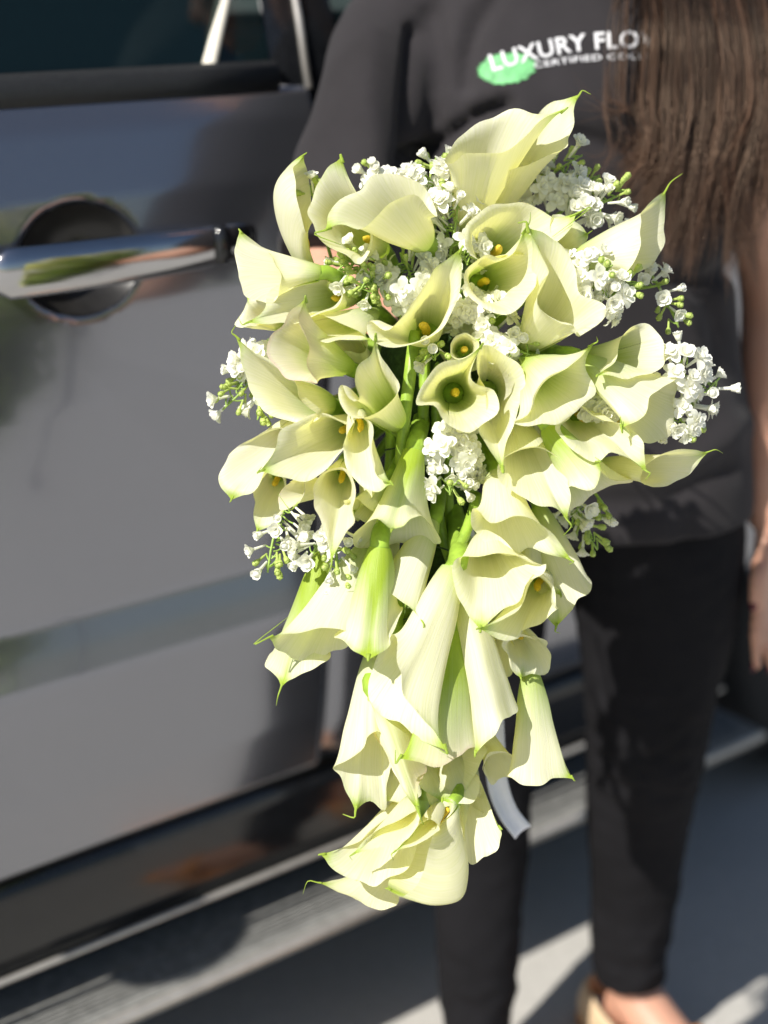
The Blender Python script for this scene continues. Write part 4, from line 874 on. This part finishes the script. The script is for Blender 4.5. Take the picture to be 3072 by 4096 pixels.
rily(5, (700, 1500, -40), [(335, 1582, -8), (420, 1565, -20), (560, 1600, -25), (690, 1620, -20), (690, 1680, -8), (590, 1700, -2), (480, 1665, 0), (400, 1620, -3)], (250, 1632, -14), grn=.1, mid=.35, bel=.6)

# --- blooms half hidden behind the others
for a in (((1330, 1420, -75), (1260, 1380, -35), (1130, 1420, -30), 230), ((1500, 1480, -75), (1420, 1330, -30), (1330, 1380, -25), 220), ((1560, 2000, -60), (1480, 2150, -25), (1560, 2260, -20), 210),
          ((2180, 1560, -80), (2200, 1650, -40), (2320, 1750, -40), 240), ((2420, 1650, -80), (2480, 1760, -40), (2600, 1700, -45), 230), ((1990, 2420, -70), (1960, 2640, -35), (2060, 2640, -35), 230),
          ((1660, 2480, -70), (1600, 2720, -35), (1680, 2800, -35), 230), ((1880, 3060, -70), (1820, 3260, -35), (1900, 3380, -30), 250), ((1600, 3080, -70), (1640, 3270, -35), (1520, 3330, -30), 240)):
    lily(*a, grn=.2, curl=.08, ruf=.06, tl=.25, wp=.85)

# --- stems seen between the flowers
def stem(pts, w, mat=M_STEM):
    cp = catmull([bp(p) for p in pts], 14); mb = MB(); mb.tube(cp, w * PX / 2, 10); return mb.build('stem', mat, bouquet)
for pts, w in (([(1660, 1330, -15), (1642, 1480, -8), (1610, 1750, -8), (1590, 2080, -20)], 52),
               ([(1700, 1380, -45), (1695, 1600, -42), (1670, 2000, -50)], 46), ([(1745, 1400, -52), (1745, 1650, -50), (1740, 2150, -58)], 44),
               ([(1785, 1480, -60), (1790, 1750, -58), (1800, 2300, -60)], 44), ([(1560, 1650, -40), (1560, 1850, -38), (1520, 2250, -40)], 44),
               ([(1910, 1980, -30), (1870, 2110, -12), (1805, 2262, 6)], 46), ([(1740, 1900, -45), (1760, 2100, -40), (1840, 2350, -30)], 48),
               ([(1690, 2050, -50), (1680, 2300, -46), (1640, 2650, -40)], 50), ([(1830, 2050, -62), (1830, 2300, -58), (1830, 2800, -50)], 44),
               ([(1600, 2300, -40), (1590, 2500, -34), (1560, 2750, -30)], 50), ([(1700, 2500, -55), (1720, 2800, -55), (1700, 3200, -50)], 48),
               ([(1790, 2700, -58), (1800, 2950, -58), (1780, 3250, -50)], 46), ([(2090, 1500, -50), (2110, 1700, -45), (2180, 1850, -40)], 46),
               ([(2050, 1380, -60), (2180, 1390, -55), (2330, 1440, -45)], 50)):
    stem(pts, w)
# foam and frame that hold the stems, wound with thin wire
mb = MB(); mb.ball(bp((1730, 1500, -82)), (.050, .034, .060), 16); mb.tube(catmull([bp((1730, 1500, -85)), bp((1750, 2000, -82)), bp((1760, 2700, -78)), bp((1750, 3200, -70))], 16), [.034 - .022 * i / 16 for i in range(17)], 12)
v = np.array(mb.v); mb.v = [tuple(p + np.array(mnoise.noise_vector(Vector(p * 60))) * .003) for p in v]
mb.build('foam_frame', M_FOAM, bouquet)
for x, y in ((1690, 1800), (1710, 2190), (1750, 2480)):
    c = [bp((x - 150 + 300 * t, y - 30 * math.sin(3.1 * t) + 40 * t, -38 + 16 * math.sin(3.14 * t) + 6 * math.sin(25 * t))) for t in np.linspace(0, 1, 14)]
    mb = MB(); mb.tube(c, .0007, 5); mb.build('wire', M_WIRE, bouquet)
# wrapped handle in the hand, and the ribbon tails
hd = nrm(np.array([.10, .35, -1.0])); mb = MB(); mb.tube([bp((1725, 1480, -90)), HAND - hd * .035, HAND, HAND + hd * .05, HAND + hd * .085], [.014, .0135, .0135, .0135, .0125], 16); mb.build('handle', M_WRAP, bouquet)
def ribbon(path, w, name='ribbon_tail'):
    cp = catmull(path, 40); vs = []; fs = []
    for i, p in enumerate(cp):
        t = nrm(cp[min(i + 1, 40)] - cp[max(i - 1, 0)]); sd = nrm(np.cross(t, VIEW)); sd = nrm(sd + VIEW * .35 * math.sin(i * .22))
        for k in range(5):
            q = (k / 4 - .5) * 2; vs.append(p + sd * q * w / 2 + np.cross(sd, t) * .004 * (1 - q * q))
    for i in range(40):
        for k in range(4): fs.append((i * 5 + k, i * 5 + k + 1, (i + 1) * 5 + k + 1, (i + 1) * 5 + k))
    ob = mesh_obj(name, vs, fs, M_RIBBON, bouquet); m = ob.modifiers.new('s', 'SOLIDIFY'); m.thickness = .0008
ribbon([HAND + hd * .06, at(1880, 2100, 1.42), at(1955, 2600, 1.43), at(1978, 2960, 1.44), at(1990, 3130, 1.44), at(2030, 3245, 1.44), at(2092, 3330, 1.445)], .0195)

# --- lilac
def petal_fan(mb, c, ax, n, L, w, open_, ph=0, cupz=.3):
    ax = nrm(ax); e1 = nrm(np.cross(ax, [0.31, .2, .9])); e2 = np.cross(ax, e1)
    for k in range(n):
        a = ph + 2 * math.pi * k / n; d = e1 * math.cos(a) + e2 * math.sin(a); s = np.cross(ax, d)
        rows = []
        for i in range(5):
            t = i / 4; ang = open_ * (t ** .7); p = c + d * L * t * math.sin(ang * .5 + open_ * .5) + ax * L * t * math.cos(ang * .5 + open_ * .5)
            ww = w * (0.30, .72, 1.0, .92, .38)[i]
            rows.append((p - s * ww / 2 + ax * cupz * ww * .35, p, p + s * ww / 2 + ax * cupz * ww * .35))
        vs = [q for r_ in rows for q in r_]; mb.add(vs, [(i * 3 + j, i * 3 + j + 1, i * 3 + j + 4, i * 3 + j + 3) for i in range(4) for j in range(2)])
def floret_mesh(kind, seed):
    r = random.Random(seed); mb = MB(); Z = np.array([0, 0, 1.]); O = np.array([0, 0, 0.])
    mb.tube([O - Z * .0115, O - Z * .005, O], [.0009, .0011, .0014], 6, False)
    if kind == 0:      # open double floret
        petal_fan(mb, O, Z, 4, .0098, .0078, 1.45 + r.uniform(-.15, .2), r.random(), .35)
        petal_fan(mb, O + Z * .001, Z, 4, .0085, .0066, .95, .8 + r.random() * .2, .5)
        petal_fan(mb, O + Z * .0015, Z, 3, .0065, .0050, .45, .3, .6)
    elif kind == 1:    # half open
        petal_fan(mb, O, Z, 4, .0090, .0075, .78 + r.uniform(-.1, .15), r.random(), .7)
        petal_fan(mb, O, Z, 4, .0080, .0060, .42, .8 + r.random() * .2, .8)
    elif kind == 2:    # closed white bud: four lobes folded into an egg
        petal_fan(mb, O - Z * .001, Z, 4, .0078, .0066, .50, r.random(), .9)
        mb.ball(O + Z * .0032, (.0030, .0030, .0042), 8)
    else:              # tight green bud
        mb.ball(O + Z * .001, (.0026, .0026, .0038), 8); petal_fan(mb, O - Z * .0028, Z, 4, .0062, .0042, .42, r.random(), .9)
    me = bpy.data.meshes.new('lilac_floret'); me.from_pydata([tuple(map(float, p)) for p in mb.v], [], mb.f); me.update()
    me.polygons.foreach_set('use_smooth', [True] * len(me.polygons)); me.materials.append(M_BUD if kind == 3 else M_LILAC); return me
FL = {k: [floret_mesh(k, k * 10 + i) for i in range(3)] for k in range(4)}
def sprig(p0, p1, n, rad, bloom, buds, seed, sz=1.0):
    """p0 -> p1 the axis of a panicle; bloom: share of open florets; buds: share of green buds towards the tip"""
    r = random.Random(seed); A0, A1 = bp(p0), bp(p1); ax = nrm(A1 - A0); e1 = nrm(np.cross(ax, VIEW)); e2 = np.cross(ax, e1)
    if np.dot(e2, -VIEW) < 0: e2 = -e2
    mb = MB(); mid = (A0 + A1) / 2 + e1 * .004 * r.uniform(-1, 1)
    mb.tube(catmull([A0 - ax * .05 + VIEW * .05, A0 - ax * .012 + VIEW * .008, mid, A1], 10), [.0017 - .0009 * i / 10 for i in range(11)], 7)
    todo = []; n = int(n * 1.2 + .5)
    for i in range(n):
        t = (i + r.random()) / n; c = A0 + (A1 - A0) * t
        a = r.uniform(-.25, 1.25) * math.pi if r.random() < .8 else r.uniform(0, 6.28)
        d = e1 * math.cos(a) + e2 * math.sin(a); R = rad * PX * (1 - .62 * t) * r.uniform(.55, 1.05)
        dirv = nrm(d * (1 - .35 * t) + ax * (.35 + .7 * t) - VIEW * .25 + np.array([r.uniform(-.25, .25) for _ in range(3)]))
        p = c + d * (R * .75 + .006) + ax * R * .45; s = sz * r.uniform(.88, 1.15)
        k = 3 if t > 1 - buds and r.random() < .85 else (0 if r.random() < bloom else (1 if r.random() < .5 else 2))
        if k == 3: s *= .95
        foot = p - dirv * .0110 * s
        mb.tube(catmull([c, c + (foot - c) * .5 + ax * .001, foot], 4), [.0008, .0008, .0007, .0007, .0007], 5, False)
        todo.append((k, p, dirv, s))
    ob = mb.build('lilac_sprig', M_LSTEM, bouquet)
    for k, p, dv, s in todo:
        f = bpy.data.objects.new('lilac_bud' if k >= 2 else 'lilac_floret', r.choice(FL[k]))
        COL.objects.link(f); f.parent = ob
        q = Vector(dv).to_track_quat('Z', 'Y') @ Vector((0, 0, 1)).rotation_difference(Vector((0, 0, 1)))
        f.matrix_parent_inverse = Matrix.Identity(4)
        f.matrix_basis = Matrix.Translation(Vector(tuple(p))) @ Vector(dv).to_track_quat('Z', 'Y').to_matrix().to_4x4() @ Matrix.Rotation(r.uniform(0, 6.28), 4, 'Z') @ Matrix.Scale(s, 4)
for a in (((1600, 800, -40), (1470, 650, -35), 9, 80, .5, .15), ((1760, 850, -35), (1690, 680, -30), 14, 110, .55, .1), ((1800, 1000, -30), (1830, 760, -20), 18, 120, .6, .12),
          ((1650, 1160, -30), (1600, 1010, -20), 15, 110, .6, .35), ((1620, 1180, -30), (1630, 1110, 5), 12, 95, .75, .0), ((1480, 1060, -25), (1350, 1080, 0), 20, 95, .2, .75),
          ((1500, 1120, -10), (1440, 1160, 10), 16, 90, .1, 1.0), ((1860, 1150, -30), (1880, 1290, -15), 14, 100, .7, .0), ((1830, 960, -40), (1870, 1060, -20), 12, 90, .7, .1),
          ((2080, 780, -70), (2330, 620, -60), 16, 120, .5, .45), ((2060, 720, -70), (2180, 720, -65), 10, 90, .8, .1), ((2260, 880, -55), (2520, 760, -45), 16, 90, .2, .25),
          ((2280, 820, -60), (2340, 780, -55), 8, 100, .5, .2), ((2280, 1150, -15), (2450, 1060, 15), 14, 100, .5, .2), ((2330, 1220, -10), (2560, 1130, 5), 14, 90, .4, .35), ((2560, 1150, -40), (2670, 1130, -30), 5, 60, .2, .3),
          ((2640, 1150, -40), (2715, 1310, -35), 10, 60, .0, .7), ((1960, 1330, -20), (2120, 1420, 5), 14, 100, .7, .1), ((1940, 1270, -20), (2000, 1260, 0), 8, 80, .6, .1),
          ((2660, 1600, -20), (2760, 1400, -5), 12, 120, .8, .0), ((2700, 1650, -30), (2880, 1510, -15), 10, 110, .3, .0), ((2680, 1650, -20), (2760, 1750, -15), 8, 80, .6, .15),
          ((2300, 1560, -25), (2440, 1600, -10), 14, 110, .8, .0), ((1810, 1760, -25), (1790, 1830, 10), 15, 125, .9, .0), ((1800, 1820, -20), (1800, 1980, 10), 16, 115, .4, .2),
          ((1060, 1450, -35), (890, 1640, -30), 14, 90, .15, .6), ((1040, 1560, -30), (1030, 1680, -25), 9, 70, .2, .5), ((1150, 2010, -20), (1070, 2290, -10), 18, 110, .25, .35),
          ((1330, 2080, 10), (1360, 2370, 10), 16, 85, .05, .75), ((1280, 2150, -5), (1230, 2260, 0), 5, 60, .1, .0), ((2310, 2000, -50), (2390, 2200, -50), 14, 75, .0, .85), ((2280, 2030, -45), (2290, 2110, -45), 5, 60, .2, .2),
          ((2400, 2000, -50), (2450, 2080, -50), 4, 40, .0, .9), ((1740, 1380, 0), (1740, 1440, 10), 8, 60, .0, .8), ((1255, 790, -25), (1240, 740, -25), 8, 60, .0, 1.0), ((1090, 1400, -45), (950, 1560, -38), 12, 80, .4, .35), ((1580, 780, -55), (1640, 680, -50), 10, 80, .5, .1), ((2180, 860, -75), (2400, 700, -65), 12, 80, .3, .4), ((2420, 1010, -60), (2600, 930, -55), 8, 60, .2, .4), ((2130, 1290, -50), (2000, 1480, -30), 10, 70, .5, .1), ((2250, 1230, -25), (2380, 1190, -5), 9, 70, .4, .2), ((1745, 680, -45), (1745, 630, -45), 8, 60, .0, 1.0)):
    sprig.k = getattr(sprig, 'k', 0) + 1
    sprig(*a, seed=sprig.k, sz=1.08)
